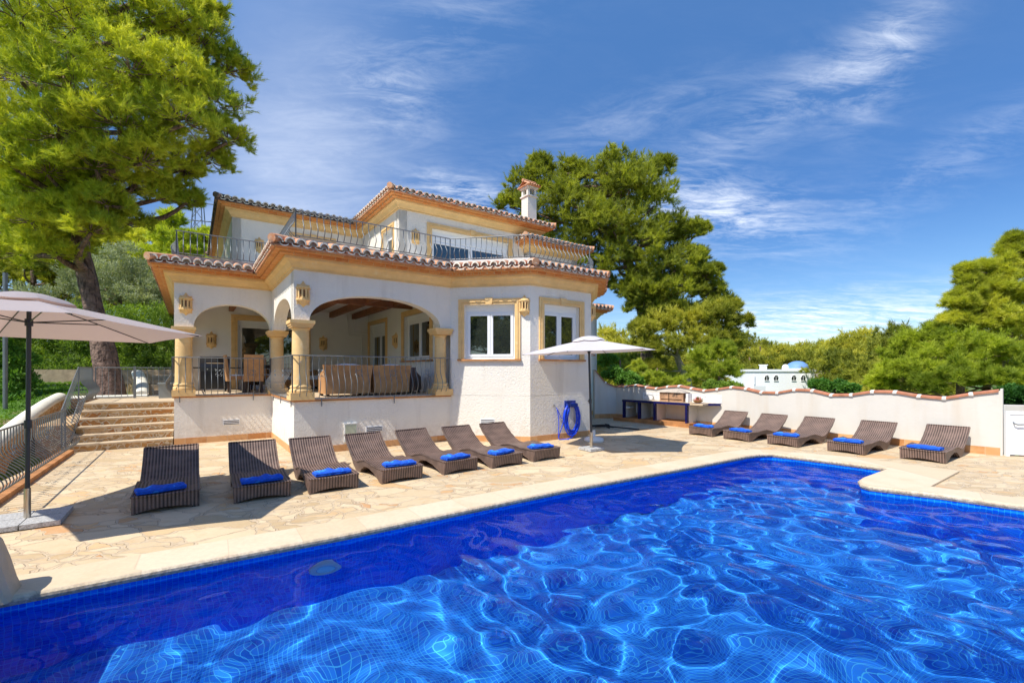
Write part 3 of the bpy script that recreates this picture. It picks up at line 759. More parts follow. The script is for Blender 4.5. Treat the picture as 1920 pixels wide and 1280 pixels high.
# cornice, corbelled brick soffit, mortar bed
def cornice(z, path, closed, base=villa):
    mb = MB(); mb.sweep(path, [(0, z), (.03, z), (.03, z+.045), (.06, z+.06), (.085, z+.10), (.115, z+.145), (.165, z+.175), (.19, z+.18), (.19, z+.235), (0, z+.235)], closed)
    mb.build('cornice', 'cast_stone', villa)
    mb = MB(); mb.sweep(path, [(0, z+.236), (.29, z+.238), (.29, z+.285), (.385, z+.287), (.385, z+.325), (0, z+.33)], closed)
    mb.build('brick_soffit', 'soffit_brick', villa)
cornice(CB, C, True)
mat('tile_fill', (.42, .36, .30), .95, vary=(12, .4))  # grey-beige mortar fill set back inside the tile ends
def tiles(path, closed, zo, slope, p_in, name, mats, sp=.208, p_out=.46, hips=True):
    """rows of barrel tiles laid up the slope along every edge of a plan polygon; p_in < 0 goes in over the house"""
    mb = MB(); rnd = random.Random(5)
    n = len(path); rngi = range(n if closed else n-1)
    def turn(i):
        if not closed and (i == 0 or i == n-1): return 0.
        a = Vector(path[i])-Vector(path[i-1]); b = Vector(path[(i+1) % n])-Vector(path[i])
        ang = math.atan2(a.x*b.y-a.y*b.x, a.dot(b)); return math.tan(ang/2)
    for i in rngi:
        a, d, nr, L = edge(path[i], path[(i+1) % n])
        m0, m1 = turn(i), turn((i+1) % n)
        s0, s1 = -p_out*m0, L+p_out*m1
        s_lo = min(s0, 0-p_in*m0) if m0 < 0 else s0
        k = max(1, round((s1-s0)/sp)); st = (s1-s0)/k
        zf = lambda p: zo+(p_out-p)*slope
        # bed
        def pt(s_, p, z): w_ = a+d*s_+nr*p; return (w_.x, w_.y, z)
        bi = max(p_in, -L/2 if (m0 > 0 and m1 > 0) else p_in)
        mb.m = 0
        q0, q1 = -bi*m0, L+bi*m1
        if abs(p_in) > 1.0 or True:
            mb.face([pt(s0, p_out-.05, zf(p_out)-.035), pt(s1, p_out-.05, zf(p_out)-.035), pt(q1, bi, zf(bi)-.02), pt(q0, bi, zf(bi)-.02)])
            mb.face([pt(s0, p_out-.05, zo-.08), pt(s1, p_out-.05, zo-.08), pt(s1, p_out-.05, zf(p_out)-.035), pt(s0, p_out-.05, zf(p_out)-.035)])
            mb.face([pt(s1, p_out-.05, zo-.08), pt(s0, p_out-.05, zo-.08), pt(s0, .0, zo-.078), pt(s1, .0, zo-.078)])
        j = -40
        while s0+st*(j+.5) < s1+ (p_out*2 if m1 < 0 else 0):
            s_ = s0+st*(j+.5); j += 1
            lo, hi = p_in, p_out
            # between the two mitre lines:  s >= -p*m0   and   s <= L+p*m1
            if m0 > 1e-6: lo = max(lo, -s_/m0)
            elif m0 < -1e-6: hi = min(hi, s_/-m0) if s_ >= 0 or True else hi
            elif s_ < 0: continue
            if m1 > 1e-6: lo = max(lo, (s_-L)/m1)
            elif m1 < -1e-6: hi = min(hi, (L-s_)/-m1)
            elif s_ > L: continue
            if hi-lo < .06: continue
            nseg = max(1, int(round((hi-lo)/.42))); r0 = .090
            ds = rnd.uniform(-.007, .007); dz_ = rnd.uniform(-.006, .010)
            for sgi in range(nseg if (hi-lo) > .7 else 1):
                nn = nseg if (hi-lo) > .7 else 1
                pa, pb = hi-(hi-lo)*sgi/nn, hi-(hi-lo)*(sgi+1)/nn
                first = sgi == 0
                rows = []
                seg = 7
                for p, r in ((pa+(.0 if first else .03), r0+.004), (pb, r0-.006)):
                    rows.append([pt(s_+ds+r*math.cos(PI*q_/seg), p, zf(p)+dz_+r*1.12*math.sin(PI*q_/seg)) for q_ in range(seg+1)])
                mb.m = 0; mb.grid(rows, flip=False)
                if first and hi > p_out-.02:      # thick rim and mortar filled end
                    mb.m = 1
                    ro = [pt(s_+ds+(r0+.005)*math.cos(PI*q_/seg), pa+.001, zf(pa)+dz_+(r0+.005)*1.12*math.sin(PI*q_/seg)) for q_ in range(seg+1)]
                    ri = [pt(s_+ds+(r0-.022)*math.cos(PI*q_/seg), pa+.001, zf(pa)+dz_-.004+(r0-.022)*1.12*math.sin(PI*q_/seg)) for q_ in range(seg+1)]
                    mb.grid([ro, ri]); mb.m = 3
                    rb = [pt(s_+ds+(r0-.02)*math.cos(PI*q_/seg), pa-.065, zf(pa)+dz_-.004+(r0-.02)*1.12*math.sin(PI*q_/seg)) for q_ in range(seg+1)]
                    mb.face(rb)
                    # mortar between caps, above the channel tile
                    mb.m = 1
                    cs = s_+ds+st/2; rr = st*.33
                    if cs < s1-.03:
                        ch = [pt(cs+rr*math.cos(PI+PI*q_/5), pa-.01, zf(pa)-.012+dz_+rr*.5*math.sin(PI+PI*q_/5)) for q_ in range(6)]
                        ch2 = [pt(cs+rr*1.15*math.cos(PI+PI*q_/5), pa-.01, zf(pa)-.02+dz_+rr*.75*math.sin(PI+PI*q_/5)) for q_ in range(6)]
                        mb.grid([ch, ch2])
    if hips:
        mb.m = 0
        for i in range(n):
            if not closed and i in (0, n-1): continue
            m_ = turn(i)
            if m_ < .3: continue
            p0 = offset_poly(path, p_out, closed)[i]; lim = max(p_in, -min((Vector(path[i])-Vector(path[i-1])).length, (Vector(path[(i+1) % n])-Vector(path[i])).length)/2 if p_in < -1 else p_in)
            p1 = offset_poly(path, lim, closed)[i]
            nseg = max(1, int((Vector(p1)-Vector(p0)).length/.35))
            for k in range(nseg):
                f0, f1 = k/nseg, (k+1)/nseg
                A = Vector((p0[0]+(p1[0]-p0[0])*f0, p0[1]+(p1[1]-p0[1])*f0, zo+(p_out-lim)*slope*f0+.045)); B = Vector((p0[0]+(p1[0]-p0[0])*f1, p0[1]+(p1[1]-p0[1])*f1, zo+(p_out-lim)*slope*f1+.045))
                mb.tube([A, B+(B-A)*.06], [.085, .07], 10)
    mb.build(name, mats, villa)
tiles(C, True, CB+.405, .26, .01, 'roof', ['roof_tile', 'tile_end', 'mortar', 'tile_fill'])
# upper blocks (rect in plan, walls from the slab to the cornice)
UB = 6.50
def rect(u0, u1, v0, v1): return [(u0, v0), (u1, v0), (u1, v1), (u0, v1)]
RA, RU, RW = rect(1.36, 6.0, 3.60, 11.0), rect(5.36, 10.63, -.06, 9.0), rect(10.0, 12.35, -.28, 5.0)
def rpanels(mb, r, z0, z1, openings={}):
    for i in range(4): panel(mb, r[i], r[(i+1) % 4], z0, z1, .25, ops=openings.get(i, ()))
mb = MB(); rpanels(mb, RA, 4.192, UB+.02, {0: [(1.75, 3.0, 4.6, 6.2)]}); mb.build('upper_wall', 'stucco', villa)
mb = MB(); rpanels(mb, RU, 4.193, UB+.021, {0: [(1.05, 3.95, 4.2, 6.12)], 3: [(7.7, 8.55, 4.9, 6.1)]}); mb.build('upper_wall', 'stucco', villa)
mb = MB(); rpanels(mb, RW, 4.194, 5.90); mb.build('upper_wall', 'stucco', villa)
for r, zc in ((RA, UB), (RU, UB+.004), (RW, 5.88)): cornice(zc, r, True)
tiles(RA, True, UB+.405, .20, -2.32, 'roof', ['roof_tile_dark', 'tile_end', 'mortar', 'tile_fill'])
tiles(RU, True, UB+.41, .20, -2.63, 'roof', ['roof_tile', 'tile_end', 'mortar', 'tile_fill'])
tiles(RW, True, 5.88+.405, .20, -1.17, 'roof', ['roof_tile', 'tile_end', 'mortar', 'tile_fill'])
# ridge caps
for (a, b, z) in (((1.36+2.32, 3.6+2.32), (1.36+2.32, 11-2.32), UB+.405+.20*2.78+.05), ((5.36+2.63, -.06+2.63), (5.36+2.63, 9-2.63), UB+.41+.2*3.09+.05)):
    mb = MB(); mb.tube([(a[0], a[1], z), (b[0], b[1], z)], .09, 10); mb.build('ridge', 'roof_tile', villa)

# columns
def column(u, v, r=.16):
    mb = MB()
    m3 = MB(); m3.box(u-.225, u+.225, v-.225, v+.225, FL, FL+.15)
    prof = [(.215, 0), (.222, .03), (.215, .06), (.19, .075), (.19, .09), (.205, .11), (.19, .14), (r+.015, .15), (r+.012, .17), (r+.008, .3), (r, 1.22), (r-.004, 1.27), (r+.02, 1.285), (r+.02, 1.305), (r, 1.32), (r+.006, 1.35), (r+.05, 1.39), (r+.055, 1.40)]
    mb2 = MB(); mb2.lathe([(a, FL+.15+b) for a, b in prof], 28, (u, v, 0))
    o = mb2.build('column', 'cast_stone', villa, smooth=True)
    mb.box(u-.235, u+.235, v-.235, v+.235, 2.655, 2.722); mb.box(u-.215, u+.215, v-.215, v+.215, 2.612, 2.655); mb.box(u-.195, u+.195, v-.195, v+.195, 2.575, 2.612)
    mb.box(u-.24, u+.24, v-.24, v+.24, FL-.035, FL-.001) if False else None
    mb.build('capital', 'cast_stone', o); m3.build('base', 'cast_stone', o)
for u, v, r in ((.18, .145, .165), (2.14, .14, .15), (2.15, -2.90, .16), (5.30, -2.91, .135)): column(u, v, r)
column(.145, 3.0, .15)
# terracotta ledge under the railings and plinth round the foot of the walls
mb = MB(); mb.sweep([(0, 3.2), (0, 0), (2.0, 0), (2.0, -3.05), (5.5, -3.05)], [(-.02, FL-.035), (.035, FL-.035), (.035, FL+.004), (-.02, FL+.004)]); mb.build('ledge', 'rust_plinth', villa)
def plinth_band(name, path, h, th, parent, closed=False):
    mb = MB(); out = offset_poly(path, th, closed); n = len(path); dist = 0
    for i in range(n if closed else n-1):
        j = (i+1) % n; a, b, c, d = path[i], path[j], out[j], out[i]; L = (Vector(b)-Vector(a)).length
        mb.face([(d[0], d[1], -.02), (c[0], c[1], -.02), (c[0], c[1], h), (d[0], d[1], h)], [(dist, 0), (dist+L, 0), (dist+L, 1), (dist, 1)])
        mb.face([(d[0], d[1], h), (c[0], c[1], h), (b[0], b[1], h), (a[0], a[1], h)], [(dist, 0), (dist+L, 0), (dist+L, 1), (dist, 1)])
        dist += L
    return mb.build(name, 'plinth', parent)
plinth_band('plinth', C[:9], .14, .014, villa)

# windows: surround, frame, panes, sill
def frame_window(a, b, s0, s1, zb, zt, recess=.13, sur=.13, sill=True, leaves=2, shutter=.14, name='window', surround=True, tint='pvc', keystone=True):
    a_, d, nr, L = edge(a, b)
    e = bpy.data.objects.new(name, None); COL.objects.link(e); e.parent = villa; e.empty_display_size = .1
    o_ = a_+d*s0; e.location = (o_.x, o_.y, zb); e.rotation_euler = (0, 0, math.atan2(d.y, d.x))
    w, h = s1-s0, zt-zb          # local: x along the wall, -y outward, z up
    if surround:
        mb = MB()
        def band(x0, x1, z0, z1, ax):
            for k, (i0, i1, pr) in enumerate(((0, .38, .035), (.40, .62, .05), (.64, 1., .03))):
                if ax == 'L': mb.box(x0+(x1-x0)*i0, x0+(x1-x0)*i1, -pr, .02, z0, z1+(sur*(1-i0) if k < 9 else 0))
                if ax == 'R': mb.box(x1-(x1-x0)*i1, x1-(x1-x0)*i0, -pr, .02, z0, z1+sur*(1-i0))
                if ax == 'T': mb.box(x0+sur*(1-i0)*0, x1, -pr-.002, .021, z1-(z1-z0)*i1, z1-(z1-z0)*i0)
        band(-sur, 0, 0, h, 'L'); band(w, w+sur, 0, h, 'R')
        for (i0, i1, pr) in ((0, .38, .035), (.40, .62, .05), (.64, 1., .03)):
            z1_, z0_ = h+sur*(1-i0), h+sur*(1-i1)
            mb.box(-sur*(1-i1)+.001, w+sur*(1-i1)-.001, -pr-.002, .021, z0_, z1_)
        if keystone:
            c_ = w/2; mb.hexa([(c_-.075, -.065, h-.005), (c_+.075, -.065, h-.005), (c_+.075, 0, h-.005), (c_-.075, 0, h-.005), (c_-.095, -.065, h+sur+.02), (c_+.095, -.065, h+sur+.02), (c_+.095, 0, h+sur+.02), (c_-.095, 0, h+sur+.02)])
        mb.build('surround', 'cast_stone', e)
    if sill:
        mb = MB(); mb.box(-sur-.02, w+sur+.02, -.07, recess-.01, -.045, -.002); mb.build('sill', 'rust_plinth', e)
    mb = MB(); f = .055; y0, y1 = recess, recess+.07
    hz = h-shutter
    if shutter: mb.box(0, w, y0-.02, y1, hz, h)
    mb.box(0, f, y0, y1, 0, hz); mb.box(w-f, w, y0, y1, 0, hz); mb.box(f, w-f, y0, y1, 0, f); mb.box(f, w-f, y0, y1, hz-f, hz)
    lw = (w-2*f)/leaves; st = .065
    for i in range(leaves):
        x0, x1 = f+lw*i+.004, f+lw*(i+1)-.004; q0, q1 = y0-.018, y0+.045
        mb.box(x0, x0+st, q0, q1, f+.004, hz-f-.004); mb.box(x1-st, x1, q0, q1, f+.004, hz-f-.004)
        mb.box(x0+st, x1-st, q0, q1, f+.004, f+st); mb.box(x0+st, x1-st, q0, q1, hz-f-st, hz-f-.004)
    mb.build('frame', tint, e)
    for i in range(leaves):
        x0, x1 = f+lw*i+st, f+lw*(i+1)-st
        mb = MB(); mb.box(x0-.005, x1+.005, y0+.01, y0+.02, f+st-.005, hz-f-st+.005); mb.build('pane', 'glass', e)
    return e
frame_window(C[3], C[4], .345, 1.60, 1.985, 3.30, sur=.135)
frame_window(C[4], C[5], .415, 1.60, 1.985, 3.33, sur=.15)
frame_window((.282, 3.2), (5.49, 3.2), 1.2, 3.1, FL+.02, 3.25, sur=.17, sill=False, name='terrace_door', shutter=.1, keystone=False)
frame_window((5.5, 3.19), (5.5, -2.76), .1, 1.75, FL+.02, 3.3, sur=.13, sill=False, name='terrace_door', shutter=.3, keystone=False)
frame_window((5.5, 3.19), (5.5, -2.76), 3.28, 5.1, 2.0, 3.3, sur=.15, shutter=.12, keystone=False)
frame_window(RU[0], RU[1], 1.05, 3.95, 4.2, 6.12, sur=.16, sill=False, name='upper_door', shutter=.3)
frame_window(RA[0], RA[1], 1.75, 3.0, 4.6, 6.2, sur=.12, sill=False)
frame_window(RU[3], RU[0], 7.7, 8.55, 4.9, 6.1, sur=.12, leaves=1, keystone=False)

# louvred vents
def vent(a, b, s, z, w=.40, h=.10):
    a_, d, nr, L = edge(a, b); mb = MB()
    ang = math.atan2(d.y, d.x); c = a_+d*s
    mb.box(-w/2-.015, w/2+.015, -.012, .0, -h/2-.012, h/2+.012)
    o = mb.build('vent', 'pvc', villa, loc=(c.x, c.y, z), rz=ang)
    mb = MB()
    for k in range(3): mb.box(-w/2, w/2, -.015, -.0122, -h/2+k*.038, -h/2+k*.038+.017)
    mb.build('vent_slot', 'black', o)
vent(C[0], C[1], 1.12, .45, .32); vent(C[2], C[3], 1.62, .42, .34); vent(C[3], C[4], .93, .48, .32)
# meter box on the arch wall
a_, d, nr, L = edge(C[2], C[3]); c = a_+d*1.10
mb = MB(); mb.box(-.13, .13, -.055, 0, -.19, .19); mb.box(-.14, .14, -.065, -.0, .19, .205)
o = mb.build('meter_box', 'duct_white', villa, loc=(c.x, c.y, .38), rz=math.atan2(d.y, d.x))
mb = MB(); mb.box(-.115, .115, -.060, -.0555, -.175, .175); mb.build('meter_door', 'meter_door', o)

# chimney
ch = MB(); u0, u1, v0, v1 = 10.44, 10.84, .30, .70
ch.box(u0, u1, v0, v1, UB-.1, 8.15)
cho = ch.build('chimney', 'stucco', villa)
mb = MB(); mb.box(u0-.04, u1+.04, v0-.04, v1+.04, 8.15, 8.20)
for uu in (u0+.05, u1-.05):
    for vv in (v0+.05, v1-.05): mb.box(uu-.05, uu+.05, vv-.05, vv+.05, 8.2, 8.45)
mb.box(u0+.2, u1-.2, v0+.002, v1-.002, 8.2, 8.45); mb.box(u0-.05, u1+.05, v0-.05, v1+.05, 8.45, 8.52)
mb.build('chimney_cap', 'stucco', cho)
mb = MB(); um, vm = (u0+u1)/2, (v0+v1)/2
for k in range(5):
    x = u0-.02+k*(u1-u0+.04)/4
    for sgn in (-1, 1):
        rows = [[(x+.06*math.cos(PI*q_/6), vm+sgn*p, 8.72-p*.55+.05*math.sin(PI*q_/6)) for q_ in range(7)] for p in (0., .38)]
        mb.grid(rows)
mb.box(u0-.1, u1+.1, vm-.34, vm+.34, 8.52, 8.55); mb.tube([(u0-.1, vm, 8.76), (u1+.1, vm, 8.76)], .06, 8)
mb.build('chimney_roof', 'roof_tile', cho)
mb = MB(); mb.box(u0+.12, u1-.12, v0+.1, v1-.1, 8.2, 8.45); mb.build('flue', 'black', cho)

# railings with pot-bellied bars
BAL = {}
def baluster_mesh(h, bulge, r, flip=False):
    key = (round(h, 3), round(bulge, 3), r)
    if key in BAL: return BAL[key]
    pts = []
    for i in range(19):
        f_ = i/18; z = h*(1-f_)
        # straight upper part, slight inward curl, wide belly low down, back to the bottom rail
        if f_ < .3: o_ = 0.
        else:
            x = (f_-.3)/.7; o_ = bulge*(math.sin(PI*x**1.35)**1.25)-bulge*.10*math.sin(PI*min(1, x*2.2))*(x < .4545)
        pts.append((0, -o_, z))
    mb = MB(); mb.tube(pts, r, 5, cap=False)
    me = bpy.data.meshes.new('baluster'); me.from_pydata(mb.v, [], mb.f); me.materials.append(MATS['iron'])
    me.polygons.foreach_set('use_smooth', [True]*len(mb.f)); me.update(); BAL[key] = me; BAL[str(key)] = (mb.v, mb.f)
    return me
def scroll(mb, x, z, s=1.):
    for sx in (-1, 1):
        for sz in (-1, 1):
            pts = []
            for i in range(15):
                a = i/14*PI*1.75; r = (.034-.020*i/14)*s
                pts.append((x+sx*(.036*s-r*math.cos(a)), -.004, z+sz*(.012*s+.022*s+r*math.sin(a)*1.0)))
            mb.tube(pts, .005*s, 4)
def railing(parent, a, b, zb, h, bulge=.13, sp=.125, r=.0075, name='railing', individual=True, z_end=None, scr=(), drop=.17, legs=(), ends=(True, True), mark=None):
    """one straight panel; outward is to the right of travel a->b"""
    a, b = Vector(a), Vector(b); L = (b-a).length; d = (b-a)/L; ang = math.atan2(d.y, d.x)
    slope = 0. if z_end is None else (z_end-zb)/L
    mb = MB()
    zz_ = lambda x, z: z+slope*x
    mb.tube([(0, 0, zz_(0, h)), (L, 0, zz_(L, h))], .013, 6); mb.tube([(0, 0, zz_(0, .03)), (L, 0, zz_(L, .03))], .012, 6)
    for x, e_ in ((0, ends[0]), (L, ends[1])):
        if e_: mb.obox((x, 0, zz_(x, h/2)), (.011, 0, 0), (0, .011, 0), (0, 0, h/2))
    for x in legs: mb.obox((x, -.0, zz_(x, -drop/2+.03)), (.009, 0, 0), (0, .009, 0), (0, 0, drop/2))
    for x in scr: scroll(mb, x, zz_(x, h*.60), 1.15)
    o = mb.build(name, 'iron', parent, loc=(a.x, a.y, zb), rz=ang)
    k = max(1, int(round(L/sp))); me = baluster_mesh(h-.03, bulge, r)
    if individual:
        for i in range(1, k):
            c = bpy.data.objects.new('baluster', me); COL.objects.link(c); c.parent = o; c.location = (L*i/k, 0, zz_(L*i/k, .03))
    else:
        v, f = BAL[str((round(h-.03, 3), round(bulge, 3), r))]; m2 = MB()
        for i in range(1, k):
            b_ = len(m2.v); x = L*i/k
            m2.v.extend((x+p[0], p[1], p[2]+zz_(x, .03)) for p in v); m2.f.extend(tuple(q_+b_ for q_ in ff) for ff in f); m2.mi.extend([0]*len(f))
        c = m2.build('balusters', 'iron', o, smooth=True); c['kind'] = 'stuff'
    return o
lf = offset_poly([(0, 3.0), (0, 0), (2.0, 0), (2.0, -3.05), (5.5, -3.05)], .035)
lf[0] = (lf[0][0], 3.0)
rz_ = FL+.0
railing(villa, lf[0], lf[1], rz_, .90, name='terrace_railing', legs=(1.4,), scr=(.8, 2.0), sp=.16)
railing(villa, lf[1], lf[2], rz_, .90, name='terrace_railing', bulge=.13, scr=(.90, 1.60), legs=(.14, 1.62))
railing(villa, lf[2], lf[3], rz_, .90, name='terrace_railing', sp=.165, r=.0065, scr=(.8, 1.9), legs=(.5, 1.6, 2.9))
railing(villa, lf[3], (5.46, -3.085), rz_, .90, name='terrace_railing', scr=(.55, 1.30, 2.10, 2.9), legs=(.55, 2.1))
uf = offset_poly(front, -.02)
uz = 4.40
for i in range(len(uf)-1):
    L = (Vector(uf[i+1])-Vector(uf[i])).length
    railing(villa, uf[i], uf[i+1], uz, .54, bulge=.10, sp=.135, r=.0095, name='balcony_railing', individual=False, legs=[L*.02]+([L*.5] if L > 2.5 else [])+[L*.98], drop=.12)

# wall lanterns, each a thing of its own
def lantern(name='wall_lantern'):
    e = empty(name, (0, 0, 0))
    mb = MB(); R0 = .115; k = 6
    def ring(r, z, a0=PI, a1=2*PI, n_=5): return [(r*math.cos(a0+(a1-a0)*i/n_), r*math.sin(a0+(a1-a0)*i/n_)*.95, z) for i in range(n_+1)]
    mb.grid([ring(.012, .27), ring(.035, .225), ring(.06, .195), ring(.13, .15), ring(.142, .145), ring(.142, .118), ring(.115, .112)])
    mb.grid([ring(.115, -.085), ring(.135, -.09), ring(.135, -.12), ring(.105, -.135), ring(.07, -.19), ring(.028, -.225), ring(.01, -.25)])
    for i in range(6):
        a = PI+PI*i/5; mb.obox((.112*math.cos(a), .107*math.sin(a)-.002, .014), (.015*math.cos(a+PI/2), .015*math.sin(a+PI/2), 0), (.012*math.cos(a), .012*math.sin(a), 0), (0, 0, .1))
    mb.grid([ring(.113, .112), ring(.110, .085)]); mb.grid([ring(.110, -.055), ring(.113, -.086)])
    mb.box(-.12, .12, -.012, 0, -.2, .2)
    mb.build('body', 'cast_stone', e)
    mb = MB(); mb.grid([ring(.075, -.08), ring(.075, .11)]); mb.build('glass_tube', 'pot_brown', e)
    return e
lan0 = lantern(); first = [True]
def put_lantern(a, b, s, z, label, scale=1.):
    a_, d, nr, L = edge(a, b); c = a_+d*s
    o = lan0 if first[0] else copy_tree(lan0); first[0] = False
    o.location = H(c.x, c.y, z); o.rotation_euler = (0, 0, HA+math.atan2(d.y, d.x)); o.scale = (scale,)*3
    tag(o, label, 'wall lamp', 'ochre lanterns on the villa walls')
put_lantern(C[0], C[1], .22, 3.24, 'ochre stone lantern on the white wall above the leftmost terrace column')
put_lantern(C[2], C[3], .17, 3.24, 'ochre stone lantern above the tallest column between the two larger arches')
put_lantern(C[3], C[4], 1.83, 3.23, 'sunlit ochre lantern at the bay corner between the two ground floor windows')
put_lantern(C[5], C[6], .12, 3.25, 'ochre lantern seen edge-on past the right corner of the bay')
put_lantern((.282, 3.2), (5.49, 3.2), .53, 2.60, 'shaded lantern on the inner terrace wall above the black grill')
put_lantern((.282, 3.2), (5.49, 3.2), 3.68, 2.62, 'dim shaded lantern on the back wall of the terrace above the wicker sofas')
put_lantern((5.5, 3.19), (5.5, -2.76), 2.65, 2.62, 'lantern seen edge-on between the inner terrace door and the inner window')
put_lantern(RA[0], RA[1], .75, 5.72, 'ochre lantern on the upper left block behind the balcony railing')
put_lantern(RU[0], RU[1], .52, 5.75, 'ochre lantern on the upper wall left of the blue balcony door')
put_lantern(RU[0], RU[1], 4.62, 5.35, 'ochre lantern on the upper wall right of the balcony door, half behind bars')
# ------------------------------------------------------------ stairs, landing, garden walls, fences
st_ = empty('stone_staircase', tuple(HO), HA, 'six broad beige steps with patchwork stone risers beside the villa terrace', 'stairs')
rh = .155
for k in range(6):
    mb = MB(); v0 = .02+k*.30
    mb.box(-1.74, -.02, v0, 4.0, -.05 if k == 0 else k*rh-.02, (k+1)*rh-.035)
    o = mb.build('riser', 'riser_stone', st_)
    mb = MB(); mb.box(-1.76, -.018, v0-.025, v0+.33 if k < 5 else 3.9, (k+1)*rh-.035, (k+1)*rh); mb.build('tread', 'tread_stone', st_)
mb = MB(); mb.box(-2.3, -1.77, 0.3, 4.0, -.3, .55); mb.build('side_step', 'riser_stone', st_)
GS = empty('garden_wall', tuple(HO), HA, 'low stone wall with rounded white coping climbing beside the lawn', 'wall')
def rounded_wall(pts, w, name_parent, h=.45, r=.13):
    mb = MB(); m2 = MB()
    for a, b in zip(pts[:-1], pts[1:]):
        A, B = Vector(a), Vector(b); d = (B-A); d.z = 0; d.normalize(); s_ = Vector((d.y, -d.x, 0))*w/2
        mb.hexa([A-s_-Vector((0, 0, h)), A+s_-Vector((0, 0, h)), B+s_-Vector((0, 0, h)), B-s_-Vector((0, 0, h)), A-s_, A+s_, B+s_, B-s_])
    rows = []
    for i, p in enumerate(pts):
        P0 = Vector(p); d = Vector(pts[min(i+1, len(pts)-1)])-Vector(pts[max(i-1, 0)]); d.z = 0; d.normalize(); s_ = Vector((d.y, -d.x, 0))
        rows.append([P0+s_*(w/2+.02)*math.cos(PI*k/10)+Vector((0, 0, r*math.sin(PI*k/10))) for k in range(11)])
    m2.grid(rows); m2.face(rows[0]); m2.face(rows[-1][::-1])
    mb.build('stone_body', 'riser_stone', name_parent); m2.build('coping', 'coping_white', name_parent, smooth=True)
rounded_wall([(-2.62, -4.5, -.1), (-2.62, -3, .08), (-2.62, -1.5, .27), (-2.62, 0, .48), (-2.62, 1.5, .70), (-2.62, 3, .87), (-2.62, 4.3, .97)], .28, GS, .6)
G2 = empty('garden_wall', tuple(HO), HA, 'level low wall with pale coping between the landing and the pine trunk', 'wall')
rounded_wall([(-2.40, 4.42, .93), (-1.4, 4.42, .93), (-.75, 4.42, .93)], .22, G2, .4, .07)
G3 = empty('garden_wall', tuple(HO), HA, 'short rounded wall rising beside the path right of the pine trunk', 'wall')
rounded_wall([(-.9, 4.6, .98), (-.95, 5.6, 1.2), (-1.1, 6.6, 1.5), (-1.2, 7.4, 1.62)], .3, G3, .6, .12)
mb = MB(); mb.box(-1.0, 0, 4.0, 9.5, .3, .93)
for k in range(4): mb.box(-.8, 0, 5.5+k*.5, 9.6, .931+k*.15, .931+(k+1)*.15-.001)
o = structure(mb.build('garden_path', 'tread_stone')); o.location = HO; o.rotation_euler = (0, 0, HA)
mat('retain', (.34, .26, .18), .9, vary=(3, .3), bump=(8, .5, .03))
mb = MB(); mb.box(-9., -.2, 10.0, 10.35, 1.2, 1.75); o = mb.build('retaining_wall', 'retain'); o.location = HO+D1*0-D2*0; o.rotation_euler = (0, 0, R(8)); o.location = (-11.2, 7.8, 0)
tag(o, 'low plain wall along the far edge of the lawn below the hedge', 'wall')
# fences (things): pool deck fence, stair flight, landing back
fe = empty('metal_fence', tuple(HO), HA, 'grey pot-bellied metal fence along the left edge of the patio', 'fence')
railing(fe, (-1.80, -.02), (-1.80, -5.1), .02, .87, bulge=-.24, sp=.135, r=.008, name='fence_panel', scr=(1.4, 1.9, 2.5, 3.3), legs=(1.3,))
mb = MB(); mb.box(-1.86, -1.66, -9.5, -.08, 0., .07); mb.build('kerb', 'rust_plinth', fe)
f2 = empty('metal_fence', tuple(HO), HA, 'steep panel of grey bars climbing the left side of the steps', 'fence')
railing(f2, (-1.86, 1.75), (-1.86, .02), .93, .86, bulge=-.16, sp=.10, r=.007, name='fence_panel', z_end=.03)
railing(f2, (-1.86, 3.62), (-1.86, 1.77), .93, .86, bulge=-.16, sp=.10, r=.007, name='fence_panel')
f3 = empty('metal_fence', tuple(HO), HA, 'straight barred fence across the top landing in front of the pine trunk', 'fence')
railing(f3, (-1.80, 3.64), (-1.0, 3.64), .95, .84, bulge=.0, sp=.125, r=.0065, name='fence_panel')
railing(f3, (-.96, 3.64), (-.06, 3.64), .95, .84, bulge=.0, sp=.125, r=.0065, name='fence_panel')
mb = MB(); mb.box(-1.01, -.95, 3.61, 3.67, .93, 1.83); mb.build('gate_post', 'iron', f3)
pl_ = empty('planter', H(-.22, 3.3, .93), HA, 'square grey-green planter on the landing beside the villa', 'planter')
mb = MB(); mb.prism([(-.2, -.2), (.2, -.2), (.2, .2), (-.2, .2)], 0, .38); mb.box(-.23, .23, -.23, .23, .38, .43); mb.build('pot', 'planter_grey', pl_)

mat('sand_render', (.52, .40, .27), .85, vary=(3, .15), bump=(30, .3, .01))
# rounded end of the low wall at the near left, beside the pool
wl = empty('poolside_wall', (-4.09, 3.24, 0), PA, 'smooth beige wall end standing beside the left end of the pool coping', 'wall')
mb = MB()
rows = []
for i in range(9):
    f_ = i/8; zt = .02+.62*math.sin(f_*PI/2)**.8
    x1 = .34-f_*.30
    rows.append([(x1*math.cos(a), -.16+ .32*(k/10.), 0) for k, a in enumerate([0]*11)])
for k in range(2): pass
sec = [(.40, 0), (.365, .12), (.33, .28), (.29, .42), (.22, .52), (.10, .60), (-.1, .64), (-1.6, .66), (-1.6, 0)]
ya = [(-.17, .0), (-.15, .035), (-.10, .06), (0, .07), (.10, .06), (.15, .035), (.17, .0)]
rows = []
for y, b_ in ya:
    rows.append([(x+(b_-.07)*.6 if i < 6 else x, y, max(0, z-(.07-b_)*.8) if z > 0 else 0) for i, (x, z) in enumerate(sec)])
mb.grid(rows); mb.face(rows[0]); mb.face(rows[-1][::-1]); mb.build('wall_body', 'sand_render', wl, smooth=False)

